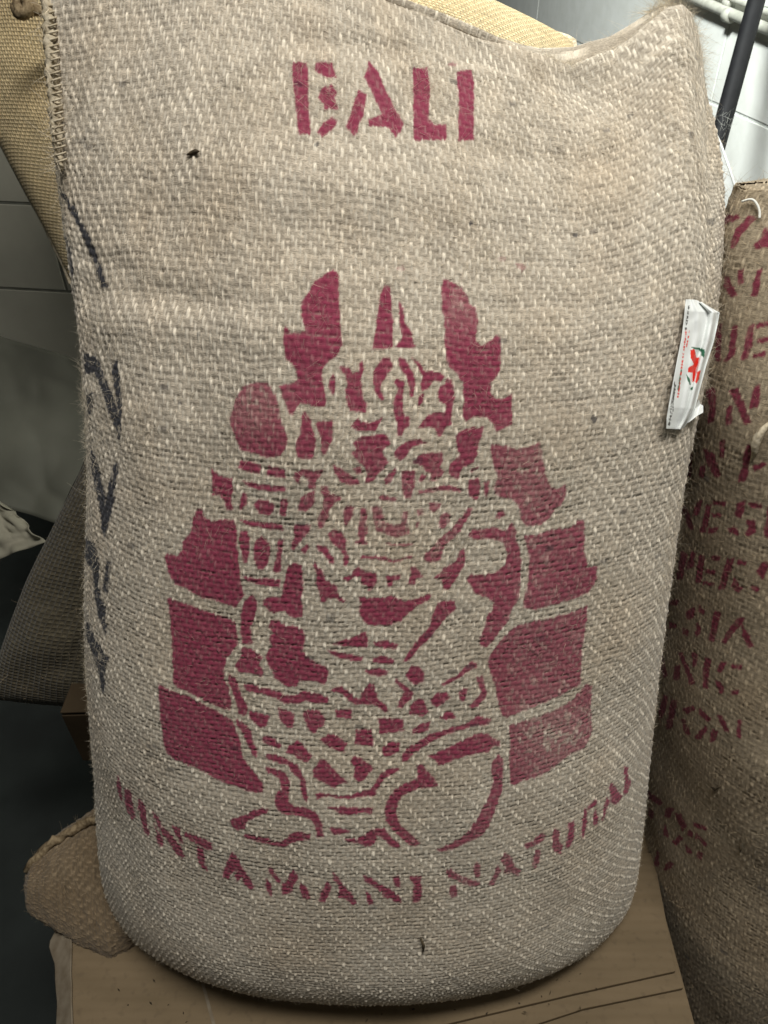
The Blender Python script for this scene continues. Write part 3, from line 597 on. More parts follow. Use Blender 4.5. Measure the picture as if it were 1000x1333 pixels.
def resample_v(P, ref, tv):
    d = np.concatenate([[0], np.cumsum(np.linalg.norm(np.diff(P[:, ref], axis=0), axis=1))]); total = d[-1]; d /= total
    i = np.clip(np.searchsorted(d, tv) - 1, 0, len(d) - 2); f = ((tv - d[i]) / (d[i + 1] - d[i]))[:, None, None]
    # smooth (Catmull-Rom) between coarse rows
    i0, i1, i2, i3 = np.maximum(i - 1, 0), i, i + 1, np.minimum(i + 2, len(d) - 1)
    a, b, c, e = P[i0], P[i1], P[i2], P[i3]
    return .5 * (2 * b + (c - a) * f + (2 * a - 5 * b + 4 * c - e) * f * f + (3 * b - a - 3 * c + e) * f ** 3), total

# ================================================================== MAIN SACK
def cap_inset(z, rc): t = np.clip(z / rc, 0, 1); return rc * (1 - np.sqrt(np.clip(1 - (1 - t) ** 2, 0, 1)))
def smooth1(a, n):
    for _ in range(n): a[1:-1] = (a[:-2] + 2 * a[1:-1] + a[2:]) / 4
    return a
rc = .14
t = np.linspace(0, 1, 22); zcap = rc * (1 - np.cos(t * np.pi / 2)); zs = np.concatenate([zcap[1:], np.linspace(rc, .90, 70)[1:]])
LY = np.array([-400, 0, 100, 200, 300, 400, 470, 570, 650, 720, 800, 880, 940, 1000, 1080, 1130, 1190, 1240, 1280, 1400])
LX = np.array([58, 61, 66, 73, 86, 101, 110, 116, 117, 115, 113, 115, 120, 125, 128, 133, 150, 190, 250, 420])
RY = np.array([-400, 0, 50, 100, 170, 230, 300, 370, 430, 520, 580, 650, 760, 850, 950, 1050, 1130, 1180, 1215, 1250, 1285, 1400])
RX = np.array([880, 893, 905, 915, 930, 940, 941, 935, 927, 911, 897, 885, 870, 858, 848, 838, 828, 815, 785, 735, 650, 520])
bz = np.interp(zs, [0, .1, .3, .5, .68, .78, .86, .90], [.196, .186, .168, .150, .126, .096, .062, .044])
bz = smooth1(bz, 6); Bm = np.maximum(bz - cap_inset(zs, rc) * .95, .012)
Ycm = np.interp(zs, [0, .3, .6, .9], [0.0, 0.0, .012, .045]); nex = np.interp(zs, [0, .15, .6, .9], [2.15, 2.35, 2.2, 1.55])
tilt = np.interp(zs, [0, .06, .25], [.16, .12, 0.0])
tx = [-60, 60, 250, 400, 480, 520, 600, 690, 745, 800, 825, 845, 862, 878, 890, 900, 908, 916]
ty = [-45, -55, -75, -40, -14, 2, 32, 72, 94, 76, 58, 38, 20, 14, 22, 44, 72, 110]
yend = np.interp(tx, [700, 880], [0, 1]); hx, hz = local_hit(np.array(tx), np.array(ty), .005 + .04 * yend)
tyb = [-45, -55, -75, -40, -10, 6, 38, 68, 66, 52, 36, 22, 12, 10, 20, 44, 72, 110]
hxb, hzb = local_hit(np.array(tx), np.array(tyb), .085 - .04 * yend)
def ztop(x, y):
    f = np.clip((y - .035) / .02, 0, 1) * 1.0
    return np.interp(x, hx, hz) * (1 - f) + np.interp(x, hxb, hzb) * f
XL = np.full(len(zs), -.24); XR = np.full(len(zs), .24)
for it in range(14):
    P = build_sections(zs, XL, XR, Ycm, Bm, nex, tilt, (.62, ztop), 240)
    px, py, d = project(L2W(P))
    fr = P[:, :, 1] < 9
    il = np.argmin(px, 1); ir = np.argmax(px, 1); rr = np.arange(len(zs))
    XL += .8 * (np.interp(py[rr, il], LY, LX) - px[rr, il]) * d[rr, il] / F
    XR += .8 * (np.interp(py[rr, ir], RY, RX) - px[rr, ir]) * d[rr, ir] / F
    XL[:5] = np.maximum(XL[:5], XL[5]); XR[:5] = np.minimum(XR[:5], XR[5])
    for k in range(4, -1, -1): XL[k] = max(XL[k], XL[k + 1] + .006); XR[k] = min(XR[k], XR[k + 1] - .011)
    XL = smooth1(XL, 3); XR = smooth1(XR, 3)
P0 = build_sections(zs, XL, XR, Ycm, Bm, nex, tilt, (.62, ztop), 900)
# close the mouth: rows that roll over and sink between the front and back sheets
topr = P0[-1].copy(); cen = topr.copy(); cen[:, 1] = np.interp(topr[:, 0], [-.3, .3], [.045, .045])
r1 = topr * .82 + cen * .18; r1[:, 2] = topr[:, 2] + .003
r2 = topr * .45 + cen * .55; r2[:, 2] = topr[:, 2] - .004
r3 = cen.copy(); _tp = np.clip((topr[:, 0].max() - topr[:, 0]) / .07, 0, 1); r1[:, 2] = topr[:, 2] + .002 * _tp; r2[:, 2] = topr[:, 2] - .003 * _tp; r3[:, 2] = np.minimum(ztop(topr[:, 0], 0.0), ztop(topr[:, 0], 1.0)) - .016 * _tp - .0005
# closed base
bot = P0[0].copy(); bc = bot.mean(0); b1 = bot * .5 + bc * .5; b1[:, 2] = bot[:, 2] * .5 + bc[2] * .5
P0 = np.concatenate([(bot * .02 + bc * .98)[None], b1[None], P0, r1[None], r2[None], r3[None]])
rowN = len(P0)
PERIM = np.linalg.norm(np.diff(np.vstack([P0[45], P0[45, :1]]), axis=0), axis=1).sum()
NW = int(PERIM / .0033 / 3) * 3; 
s_f0, s_f1 = .26, .76                               # front part of the circumference gets the full thread geometry
s_f0, s_f1 = .178, .80; dense = np.concatenate([np.arange(int(s_f0 * NW * 3), int(.27 * NW * 3)) / (NW * 3.0), np.arange(int(.27 * NW * 4) + 1, int(.71 * NW * 4)) / (NW * 4.0), np.arange(int(.71 * NW * 3) + 1, int(s_f1 * NW * 3)) / (NW * 3.0)])
coarse = np.concatenate([np.linspace(0, s_f0, 16)[:-1], np.linspace(dense[-1], 1, 16)[1:-1]])
sU = np.sort(np.concatenate([dense, coarse])); isd = (sU >= s_f0 - 1e-6) & (sU <= s_f1 + 1e-6)
Pu = resample_u(P0, sU); mid = int(np.argmin(np.abs(sU - .5)))
_, Lv = resample_v(Pu, mid, np.array([0., 1.])); NF = int(Lv / .0041); tv = np.concatenate([np.linspace(0, .955, NF * 7 // 2), np.linspace(.955, 1, 100)[1:]])
Pm, _ = resample_v(Pu, mid, tv)
Um = np.broadcast_to(sU * NW, Pm.shape[:2]).copy(); Vm = np.broadcast_to((tv * NF)[:, None], Pm.shape[:2]).copy()
Pw = L2W(Pm)
arc = np.concatenate([np.zeros((1, Vm.shape[1])), np.cumsum(np.linalg.norm(np.diff(Pm, axis=0), axis=2), axis=0)])
kt = NF * 7 // 2 - 21; Vm[kt:] = Vm[kt] + (arc[kt:] - arc[kt]) / .0041
# soft lumps, creases and dimples of the filled cloth
nn = normals(Pw); pxm, pym, dm = project(Pw)
def bumpfn(cx, cy, rx, ry, h, rot=0.0):
    c, s = math.cos(R_(rot)), math.sin(R_(rot)); x = (pxm - cx) * c + (pym - cy) * s; y = -(pxm - cx) * s + (pym - cy) * c
    return h * np.exp(-(x / rx) ** 2 - (y / ry) ** 2)
view = CAMW - Pw; view /= np.linalg.norm(view, axis=-1, keepdims=True); sgn = np.sign((nn * view).sum(-1)[len(nn) // 2, mid]); nn *= sgn
facing = (nn * view).sum(-1)
lump = .016 * (fbm(Um * .022, Vm * .014, 91) - .5) + .004 * (fbm(Um * .06, Vm * .05, 95) - .5) + .016 * (fbm(Um * .045, Vm * .03, 99) - .5) * np.clip((40 - Vm) / 30, 0, 1)
lump += bumpfn(745, 120, 70, 30, -.005, 12) + bumpfn(700, 205, 90, 14, -.002, 12)
lump += bumpfn(200, 385, 150, 20, -.0025, 6) + bumpfn(250, 430, 170, 26, .002, 4) + bumpfn(140, 345, 60, 18, -.002, 20)
lump += bumpfn(420, 240, 200, 40, .004, 5) + bumpfn(500, 60, 160, 18, -.003, 3)
edge = np.clip(facing / .35, 0, 1) * (facing > 0); vfade = np.clip((Vm - 3) / 14, 0, 1)
Pw = Pw + nn * (lump * edge * vfade)[..., None]

IM_INK = raster(polys(PRINT), 2); IM_PEN = np.clip(raster(polys(PEN), 5) * 1.5, 0, 1)
def ink_main(Pq, n, U, V, m, tone, H):
    x, y, d = project(Pq); fac = (nn * view).sum(-1)
    jx = 1.8 * (vn(U * 1.1, V * 1.1, 70) - .5) + 1.4 * (vn(U * 3, V * 3, 71) - .5); jy = 2.0 * (vn(U * 1.1, V * 1.1, 72) - .5)
    ink = sample(IM_INK, x + jx, y + jy); pen = sample(IM_PEN, x + jx * 1.3, y + jy * 1.3)
    wear = np.ones_like(ink) * .97
    def region(cx, cy, r, k): return k * np.exp(-(((x - cx) / r) ** 2 + ((y - cy) / r) ** 2))
    wear -= region(720, 960, 60, .30) + region(690, 610, 55, .22) + region(335, 530, 40, .24) + region(610, 400, 30, .18) + region(540, 680, 55, .25) + region(700, 840, 90, .10) + region(710, 700, 60, .10) + region(640, 1130, 70, .15) + region(420, 650, 60, .10)
    nz = vn(U * 1.0, V * 1.0, 75) * .5 + vn(U * .4, V * .4, 76) * .5
    hi = np.clip(H, 0, 2) / 2
    ink = ink * np.clip(wear - .55 * (nz > .62) * (1 - wear) * 2 + (hi - .5) * .18 - .26 * np.clip((.45 - H) / .4, 0, 1) - .14 * m * hsh(np.round(U), np.round(V), 83), 0, 1)
    pen = pen * np.clip(.82 + .4 * hi - .5 * (vn(U * .9, V * .9, 77) > .78), 0, .96)
    # small stains: red smears, a blue dot, dark flecks in the yarn
    for cx, cy, r, k in ((678, 348, 7, .45), (652, 338, 5, .25), (520, 350, 6, .3), (588, 86, 5, .5), (672, 345, 3, .5)):
        ink = np.maximum(ink, k * (np.hypot(x - cx, (y - cy) * 1.6) < r * (.6 + .8 * vn(U * 2, V * 2, 78))))
    for cx, cy, r, k in ((771, 545, 4, .75), (612, 292, 2.5, .8), (748, 307, 3, .7), (922, 289, 5, .5), (116, 192, 4, .4), (412, 190, 3, .6), (185, 853, 3, .6), (260, 435, 3, .5), (235, 525, 3, .6), (538, 90, 3, .4)):
        pen = np.maximum(pen, k * (np.hypot(x - cx, y - cy) < r * (.6 + .8 * vn(U * 2, V * 2, 79))))
    fl = (hsh(np.floor(U * .5), np.floor(V * 1.2), 80) > .9975); pen = np.maximum(pen, fl * .45)
    front = np.clip(fac * 8, 0, 1); return ink * front, pen * front, tone
vis = ((facing > 0) & (pym > -5) & (pym < 1340))[60:-200]; pass
sack = empty('coffee_sack', tuple(L2W(np.array([0., 0., 0.]))))
tag(sack, 'big upright jute coffee sack printed BALI above a magenta temple guardian', 'sack')
flatm = np.broadcast_to(isd.astype(float), Um.shape) * np.clip((Vm - 2) / 5, 0, 1)
flatm = flatm * np.where(np.arange(Vm.shape[0]) > kt, .35, 1.0)[:, None] * np.clip(1.25 - np.clip((75 - pym) / 60, 0, 1) * (pxm > 700), .45, 1)
body, Pd, nd, inkd = cloth('body', Pw, Um, Vm, M_MAIN, sack, 1.25, 'twill', ink_main, 3, flat=flatm * sgn, wrap=True)
def scatter(Pd, Nn, ok, count, seed, density=None):
    g = np.random.default_rng(seed); idx = np.flatnonzero(ok.ravel())
    if density is not None: p = density.ravel()[idx]; p = p / p.sum(); idx = g.choice(idx, count, p=p)
    else: idx = g.choice(idx, count)
    return idx
ok = (facing > -.25) & (pxm > 20) & (pxm < 980) & (pym > -30) & (pym < 1330)
dens = (1 + 3.0 * np.clip(.45 - facing, 0, 1)) * (1 + 2.2 * np.clip((130 - pym) / 120, 0, 1) * (pxm > 700)) * (.08 + 2.2 * np.clip(fbm(Um * .09, Vm * .09, 401) - .38, 0, 1) ** 1.2 * 2)
idx = scatter(Pd, nn, ok, 20000, 5, dens)
tan = np.gradient(Pw, axis=1).reshape(-1, 3)[idx]; tan /= np.linalg.norm(tan, axis=1)[:, None] + 1e-9
fuzz('loose_fibres', Pd.reshape(-1, 3)[idx], nn.reshape(-1, 3)[idx], tan, M_FIB, sack, .003, .013, .00010, (.05, .75), inkd.ravel()[idx] * rng.uniform(.15, .95, len(idx)), 5)
def surf(px, py):                                   # nearest point of the sack surface seen at a photo position
    f = (facing > 0); e = np.where(f, (pxm - px) ** 2 + (pym - py) ** 2, 1e9); k = np.argmin(e); return Pd.reshape(-1, 3)[k], nn.reshape(-1, 3)[k], dm.ravel()[k]
# frayed seam down the upper left side
ly = np.linspace(-40, 222, 60); lx = np.interp(ly, LY, LX) + 3
dep = np.array([surf(x + 6, max(y, -5))[2] for x, y in zip(lx, ly)]); dep = smooth1(dep, 20) + .000
sp_ = at(lx + 2.0 * np.sin(ly * .5), ly, dep)
seam = tube('side_seam', sp_, np.interp(ly, [-40, 150, 222], [.0050, .0042, .0018]), M_SEAM, sack, 10, True, .7, 3)
st = empty('none') if False else None
for k in range(27):                                 # overcast stitches wrapped round the seam
    y = -20 + k * 8.8; x = np.interp(y, LY, LX) + 4; dd = np.interp(y, ly, dep) - .004
    tube('stitch', at(np.array([x - 7, x - 1, x + 5, x + 9.]), np.array([y + 3, y + 1.5, y - .5, y - 2.]), np.array([dd + .003, dd - .0005, dd - .001, dd + .001])), .0007, M_SEAM, seam, 6)
g = np.random.default_rng(9); k = g.integers(0, 60, 500)
pp = sp_[k] + g.normal(0, .002, (500, 3)); fuzz('frayed_ends', pp, np.tile(-FWD, (500, 1)) + g.normal(0, .5, (500, 3)), np.tile(RT, (500, 1)), M_FIB, seam, .006, .016, .00016, (-.3, .5), None, 10)

# bottom corner ear behind the lower left of the sack
def ear():
    n1, n2 = 120, 200; t = np.linspace(0, 1, n1)[:, None]; th = np.linspace(0, 2 * np.pi, n2)[None, :]
    a0 = at(212, 1160, .822); a1 = at(36, 1154, .838)
    wid = np.interp(t, [0, .3, .55, .75, .9, .97, 1], [.030, .078, .066, .050, .034, .024, .008]); thk = np.interp(t, [0, .4, .8, .95, 1], [.040, .030, .018, .011, .003])
    ax = a1 - a0; ax /= np.linalg.norm(ax); up = np.cross(np.array([0, .6, -.8]), ax); up /= np.linalg.norm(up); up = -up if up[2] < 0 else up; fr = np.cross(ax, up)
    c = a0 + (a1 - a0) * t[..., None] + up * (.012 * np.sin(t * 3.0))[..., None]
    P = c + up * (wid * np.cos(th))[..., None] + fr * (thk * np.sin(th) * (1 + .15 * np.sin(5 * t + 2 * th)))[..., None]
    P += fr * (.010 * np.sin(th * 1.0 + 2.6 * t + .6) ** 8 * (1 - t))[..., None]
    P += up * (.007 * (fbm(th * 1.5 + 0 * t, t * 6 + 0 * th, 55) - .5))[..., None]
    U = np.broadcast_to(th / (2 * np.pi) * 110, P.shape[:2]); V = np.broadcast_to(t * 40, P.shape[:2])
    o, Pe, ne, _ = cloth('corner_ear', P, U, V, M_EAR, sack, 1.5, 'twill', None, 13, wrap=False)
    tp = c[:, 0] + up * (wid)[:, :1][:, 0][:, None] * .86 + fr * (thk)[:, :1] * .75 * (1 if fr @ FWD < 0 else -1)
    tag(o, 'brownish sewn bottom corner sticking out to the left')
    tube('ear_seam', tp[::3] + g.normal(0, .0008, tp[::3].shape), .0048, M_SEAMD, o, 8, True, .8, 4)
    q = g.integers(0, Pe.shape[0] * Pe.shape[1], 450); ne2 = ne.reshape(-1, 3)[q]
    ctr = np.repeat(c[:, 0], n2, axis=0)[q]; ne2 *= np.sign(((Pe.reshape(-1, 3)[q] - ctr) * ne2).sum(1))[:, None]
    fuzz('ear_fibres', Pe.reshape(-1, 3)[q], ne2, np.cross(ne2, ax), M_FIBB, o, .003, .01, .00011, (.1, .8), None, 17)
ear()

# ================================================================== SACK ON THE RIGHT
def right_sack():
    off = np.array([0, .02, -.46])
    zz = np.concatenate([zcap[1:], np.linspace(rc, 1.16, 80)[1:]])
    LYr = np.array([200, 262, 280, 320, 400, 600, 800, 1000, 1150, 1200, 1260, 1333, 1450]); LXr = np.array([975, 950, 940, 930, 915, 880, 850, 833, 830, 834, 842, 858, 885])
    b = np.interp(zz, [0, .1, .5, .75, 1.0, 1.1, 1.16], [.16, .175, .185, .17, .13, .09, .04]); b = smooth1(b, 5); B = np.maximum(b - cap_inset(zz, rc) * .95, .02)
    Yc = off[1] + zz * 0; L = np.full(len(zz), .2); ne = np.full(len(zz), 2.4); til = np.interp(zz, [0, .06, .25], [.16, .12, 0])
    hx2, hz2 = local_hit(np.array([930, 950, 975, 1010, 1200, 1500]), np.array([290, 268, 258, 255, 235, 235]), off[1] - .03)
    zf = lambda x, y: np.interp(x, hx2, hz2)
    for it in range(14):
        Rr = L + np.interp(zz, [0, .1, 1.16], [.36, .42, .44])
        P = build_sections(zz + off[2], L, Rr, Yc, B, ne, til, (.45, zf), 240); px, py, d = project(L2W(P)); il = np.argmin(px, 1); rr = np.arange(len(zz))
        L += .8 * (np.interp(py[rr, il], LYr, LXr) - px[rr, il]) * d[rr, il] / F; L = smooth1(L, 3)
    P = build_sections(zz + off[2], L, Rr, Yc, B, ne, til, (.45, zf), 700)
    topr = P[-1].copy(); ce = topr.copy(); ce[:, 1] = off[1]; q1 = topr * .7 + ce * .3; q1[:, 2] += .004; q2 = ce.copy(); q2[:, 2] += .005
    bo = P[0]; bcn = bo.mean(0); P = np.concatenate([(bo * .02 + bcn * .98)[None], (bo * .5 + bcn * .5)[None], P, q1[None], q2[None]])
    NWr = 330; d0, d1 = .165, .405; de = np.arange(int(d0 * NWr * 4), int(d1 * NWr * 4)) / (NWr * 4.0)
    sU = np.sort(np.concatenate([de, np.linspace(0, d0, 26)[:-1], np.linspace(de[-1], 1, 34)[1:-1]])); isd = (sU >= d0 - 1e-6) & (sU <= d1)
    Pu = resample_u(P, sU); _, Lv = resample_v(Pu, len(sU) // 2, np.array([0., 1.])); NFr = int(Lv / .0046); tv = np.linspace(0, 1, NFr * 3 + 1)
    Pm, _ = resample_v(Pu, len(sU) // 2, tv); U = np.broadcast_to(sU * NWr, Pm.shape[:2]).copy(); V = np.broadcast_to((tv * NFr)[:, None], Pm.shape[:2]).copy()
    W = L2W(Pm); n = normals(W) * sgn; x, y, d = project(W); v = CAMW - W; v /= np.linalg.norm(v, axis=-1, keepdims=True); fc = (n * v).sum(-1)
    W = W + n * (.016 * (fbm(U * .025, V * .03, 191) - .5) * np.clip(fc / .3, 0, 1))[..., None]
    im = np.clip(raster(polys(SIDE_PRINT), 4) * 2.0, 0, 1)
    def inkr(Pq, nq, U, V, m, tone, H):
        xx, yy, _ = project(Pq); j = 2.6 * (vn(U, V, 170) - .5)
        ink = sample(im, xx + j, yy + 2.6 * (vn(U, V, 171) - .5)); ink = ink * np.clip(.97 - .2 * (vn(U * 1., V * 1., 172) > .72) + .1 * (H - 1), 0, 1)
        pen = .5 * (hsh(np.floor(U * .5), np.floor(V), 181) > .996); return ink * (fc > 0), pen, tone
    rs = empty('coffee_sack', tuple(L2W(np.array([.45, .1, -.1]))))
    tag(rs, 'darker brown jute sack at the right edge, covered in rows of dark red stencilled words', 'sack')
    vis = (fc > 0) & (x < 1000) & (y > 200) & (y < 1340); pass
    fl = np.broadcast_to(isd.astype(float), U.shape) * np.clip((V - 2) / 5, 0, 1)
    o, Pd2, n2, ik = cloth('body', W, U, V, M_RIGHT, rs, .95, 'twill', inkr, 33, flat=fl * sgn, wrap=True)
    okr = (fc > -.2) & (x > 800) & (x < 1030) & (y > 230) & (y < 1350); q = scatter(Pd2, n, okr, 3500, 25)
    tan = np.cross(n.reshape(-1, 3)[q], [0, 0, 1.]); tan /= np.linalg.norm(tan, axis=1)[:, None] + 1e-9
    fuzz('loose_fibres', Pd2.reshape(-1, 3)[q], n.reshape(-1, 3)[q], tan, M_FIBB, rs, .003, .012, .00011, (.1, .8), ik.ravel()[q] * .6, 26)
    def sf(px, py):
        e = np.where(fc > 0, (x - px) ** 2 + (y - py) ** 2, 1e9); k = np.argmin(e); return Pd2.reshape(-1, 3)[k], n.reshape(-1, 3)[k], d.ravel()[k]
    # white sewing thread looping over its mouth, and a stray twist of jute
    th_ = [sf(a, b) for a, b in ((968, 262), (980, 258), (987, 266), (989, 276), (989, 285))]
    tp_ = np.array([p + nn_ * .003 for p, nn_, _ in th_]); tp_ = smooth1(np.stack([np.interp(np.linspace(0, 4, 25), np.arange(5), tp_[:, k]) for k in range(3)], -1), 12)
    tube('sewing_thread', tp_, .0009, plain('white_thread', (.75, .74, .68), .8), rs, 6)
    th_ = [sf(a, b) for a, b in ((1006, 548), (998, 558), (992, 572), (990, 584), (985, 596))]
    tube('jute_twist', [p + nn_ * (.002 + .004 * (i == 2)) for i, (p, nn_, _) in enumerate(th_)], [.0012, .003, .0036, .002, .0008], M_SEAM, rs, 8, True, .8, 8)
    return sf
surf_r = right_sack()

# ================================================================== PILLOW SACKS BEHIND
def pillow(label, corners, depths, thick, mat, fibmat, pitch=(.0032, .0034), kind='plain', seed=50, res=2.5, seam=None, dense_lim=(1000, 420), power=.42, fuzzn=1500, group=None, rnd=.0):
    C = [at(x, y, d) for (x, y), d in zip(corners, depths)]                  # TL TR BR BL
    wl = np.linalg.norm(C[1] - C[0]); hl = np.linalg.norm(C[3] - C[0])
    nu, nv = int(min(wl / pitch[0] * res, dense_lim[0])), int(min(hl / pitch[1] * res, dense_lim[1]))
    u = np.linspace(-1, 1, nu)[None, :]; v = np.linspace(-1, 1, nv)[:, None]
    uu = u * np.sqrt(1 - rnd * v * v / 2); vv = v * np.sqrt(1 - rnd * u * u / 2); a = (uu + 1) / 2; b = (vv + 1) / 2
    # pinched outline: the sides draw in, the four corners stay out as ears
    base = (C[0] * ((1 - a) * (1 - b))[..., None] + C[1] * (a * (1 - b))[..., None] + C[2] * (a * b)[..., None] + C[3] * ((1 - a) * b)[..., None])
    cen = sum(C) / 4; nrm = np.cross(C[1] - C[0], C[3] - C[0]); nrm /= np.linalg.norm(nrm); nrm = nrm if nrm @ FWD < 0 else -nrm
    du_ = (C[1] - C[0]) / wl; dv_ = (C[3] - C[0]) / hl
    base = base - du_ * (u * .05 * wl * (1 - v ** 4) * np.abs(u))[..., None] - dv_ * (v * .04 * hl * (1 - u ** 4) * np.abs(v))[..., None]
    prof = (np.clip(1 - np.abs(u) ** 2.4, 0, 1) ** power) * (np.clip(1 - np.abs(v) ** 2.6, 0, 1) ** power)
    lum = 1 + .22 * (fbm(u * 3 + v * 0, v * 3 + u * 0, seed) - .5)
    root = empty('coffee_sack', tuple(cen)); tag(root, label, 'sack', group)
    U = np.broadcast_to(((u + 1) / 2 * wl / pitch[0]), base.shape[:2]).copy(); V = np.broadcast_to(((v + 1) / 2 * hl / pitch[1]), base.shape[:2]).copy()
    Pf = base + nrm * (prof * lum * thick)[..., None]
    nf = normals(Pf); flip = nf[nv // 2, nu // 2] @ nrm < 0
    body, Pd_, n_, _ = cloth('front_panel', Pf, U, V, mat, root, 0.0, kind, None, seed, flip=flip)
    k = (slice(None, None, 6), slice(None, None, 6)); rows = np.unique(np.append(np.arange(0, nv, 6), nv - 1)); cols = np.unique(np.append(np.arange(0, nu, 6), nu - 1))
    Pb = (base - nrm * (prof * thick * .8)[..., None])[np.ix_(rows, cols)]
    cloth('back_panel', Pb, U[np.ix_(rows, cols)], V[np.ix_(rows, cols)], mat, root, 0.0, kind, None, seed, flip=not flip)
    e = np.concatenate([base[0, ::8], base[::8, -1], base[-1, ::-8], base[::-8, 0]])
    tube('edge_seam', e, .0045, seam or M_SEAM, root, 8, False, .8, seed)
    g = np.random.default_rng(seed); q = g.integers(0, nv * nu, fuzzn); N2 = n_.reshape(-1, 3)[q]
    fuzz('loose_fibres', Pd_.reshape(-1, 3)[q], N2, np.tile(du_, (fuzzn, 1)), fibmat, root, .003, .011, .00013, (.1, .8), None, seed)
    return root, Pd_, (nv, nu)
M_FIBY = burlap('jute_fibre_yellow', (0.66, 0.54, 0.32), (0.66, 0.54, 0.32))
ysack, yP, ysh = pillow('yellow jute sack standing behind the printed one, knotted at its upper left', [(-190, -260), (872, 24), (780, 520), (25, 430)], [1.0, 1.0, 1.08, 1.04], .12, M_YELLOW, M_FIBY, (.0056, .0056), 'plain', 61, 4, M_SEAM, (260, 180), rnd=.8)
kp = at(40, 22, .86)
ks = []
for i in range(40):
    t_ = i / 39; an = t_ * 2 * np.pi * 2.3; r_ = .0105 * (1 - .8 * t_)
    ks.append(kp + RT * math.cos(an) * r_ + UPV * math.sin(an) * r_ - FWD * (.004 + .016 * math.sin(t_ * math.pi)))
tube('knot', ks, .0058, M_SEAMD, ysack, 10, True, .7, 5)
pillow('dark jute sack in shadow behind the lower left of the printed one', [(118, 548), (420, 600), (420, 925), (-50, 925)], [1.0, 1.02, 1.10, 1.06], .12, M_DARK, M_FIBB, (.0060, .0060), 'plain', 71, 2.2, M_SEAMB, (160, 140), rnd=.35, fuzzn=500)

# ================================================================== SETTING
M_FLOOR = plain('dark_concrete', (0.018, 0.022, 0.020), .85, (0.010, 0.012, 0.011), .3, bump=.002, nscale=9)
M_BLOCK = plain('painted_block', (0.80, 0.81, 0.77), .55, (0.74, 0.75, 0.70), .4, bump=.0018, nscale=22)
M_MORTAR = plain('painted_mortar', (0.74, 0.77, 0.74), .6, (0.50, 0.52, 0.47), .3, bump=.001, nscale=60)
M_CARD = plain('cardboard', (0.165, 0.120, 0.070), .8, (0.135, 0.098, 0.056), .2, bump=.0006, nscale=7, stretch=(1.5, 5, 1))
M_CARDE = plain('torn_cardboard', (0.20, 0.165, 0.12), .9, (0.14, 0.11, 0.075), .1, bump=.001, nscale=80)
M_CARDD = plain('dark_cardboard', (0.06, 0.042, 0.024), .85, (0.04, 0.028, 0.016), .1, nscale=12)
_nt = M_CARD.node_tree; _b = _nt.nodes['Principled BSDF']; _old = _b.inputs['Normal'].links[0].from_node
_tc = N(_nt, 'ShaderNodeTexCoord'); _w = N(_nt, 'ShaderNodeTexWave', wave_type='BANDS', bands_direction='Y'); _w.inputs['Scale'].default_value = 34; _w.inputs['Distortion'].default_value = .6; _w.inputs['Detail'].default_value = 2
_nt.links.new(_tc.outputs['Object'], _w.inputs['Vector']); _b2 = N(_nt, 'ShaderNodeBump'); _b2.inputs['Strength'].default_value = .35; _b2.inputs['Distance'].default_value = .0012
_nt.links.new(_w.outputs['Fac'], _b2.inputs['Height']); _nt.links.new(_b2.outputs[0], _old.inputs['Normal'])
_n = N(_nt, 'ShaderNodeTexNoise'); _n.inputs['Scale'].default_value = 120; _n.inputs['Detail'].default_value = 5; _nt.links.new(_tc.outputs['Object'], _n.inputs['Vector'])
_r = N(_nt, 'ShaderNodeMapRange'); _nt.links.new(_n.outputs['Fac'], _r.inputs[0]); _r.inputs[1].default_value = .56; _r.inputs[2].default_value = .74; _r.inputs[4].default_value = .5
_src = _b.inputs['Base Color'].links[0].from_socket; _nt.links.new(mixc(_nt, _r.outputs[0], _src, (.09, .065, .04)), _b.inputs['Base Color'])

FZ = -.46
def slab(name, x0, x1, y0, y1, z0, z1, mat, parent=None, bevel=0):
    fr = [(x0, y0, z1), (x1, y0, z1), (x1, y1, z1), (x0, y1, z1)]
    return prism(name, fr, (0, 0, z0 - z1), mat, parent, False, bevel)
fl = slab('floor', -3, 3, -2, 4, FZ - .05, FZ, M_FLOOR); tag(fl, kind='structure')

def block_wall(name, label, origin, dirx, joints_x, joints_z, thick_dir, label_cat='wall'):
    """wall of painted blocks: mortar slab with every block proud of it"""
    o = np.array(origin, float); dx = np.array(dirx, float); dx /= np.linalg.norm(dx); td = np.array(thick_dir, float)
    root = empty(name, tuple(o)); tag(root, label, 'wall')
    def pt(a, z, k=0): return o + dx * a + np.array([0, 0, z]) + td * k
    x0, x1, z0, z1 = joints_x[0][0], joints_x[0][-1], joints_z[0], joints_z[-1]
    prism('mortar', [pt(x0, z0), pt(x1, z0), pt(x1, z1), pt(x0, z1)], td * .08, M_MORTAR, root)
    for r in range(len(joints_z) - 1):
        jx = joints_x[r % 2]
        for c in range(len(jx) - 1):
            a0, a1, b0, b1 = jx[c] + .003, jx[c + 1] - .003, joints_z[r] + .003, joints_z[r + 1] - .003
            prism('block', [pt(a0, b0, -.0018), pt(a1, b0, -.0018), pt(a1, b1, -.0018), pt(a0, b1, -.0018)], td * .004, M_BLOCK, root, False, .0015)
    return root
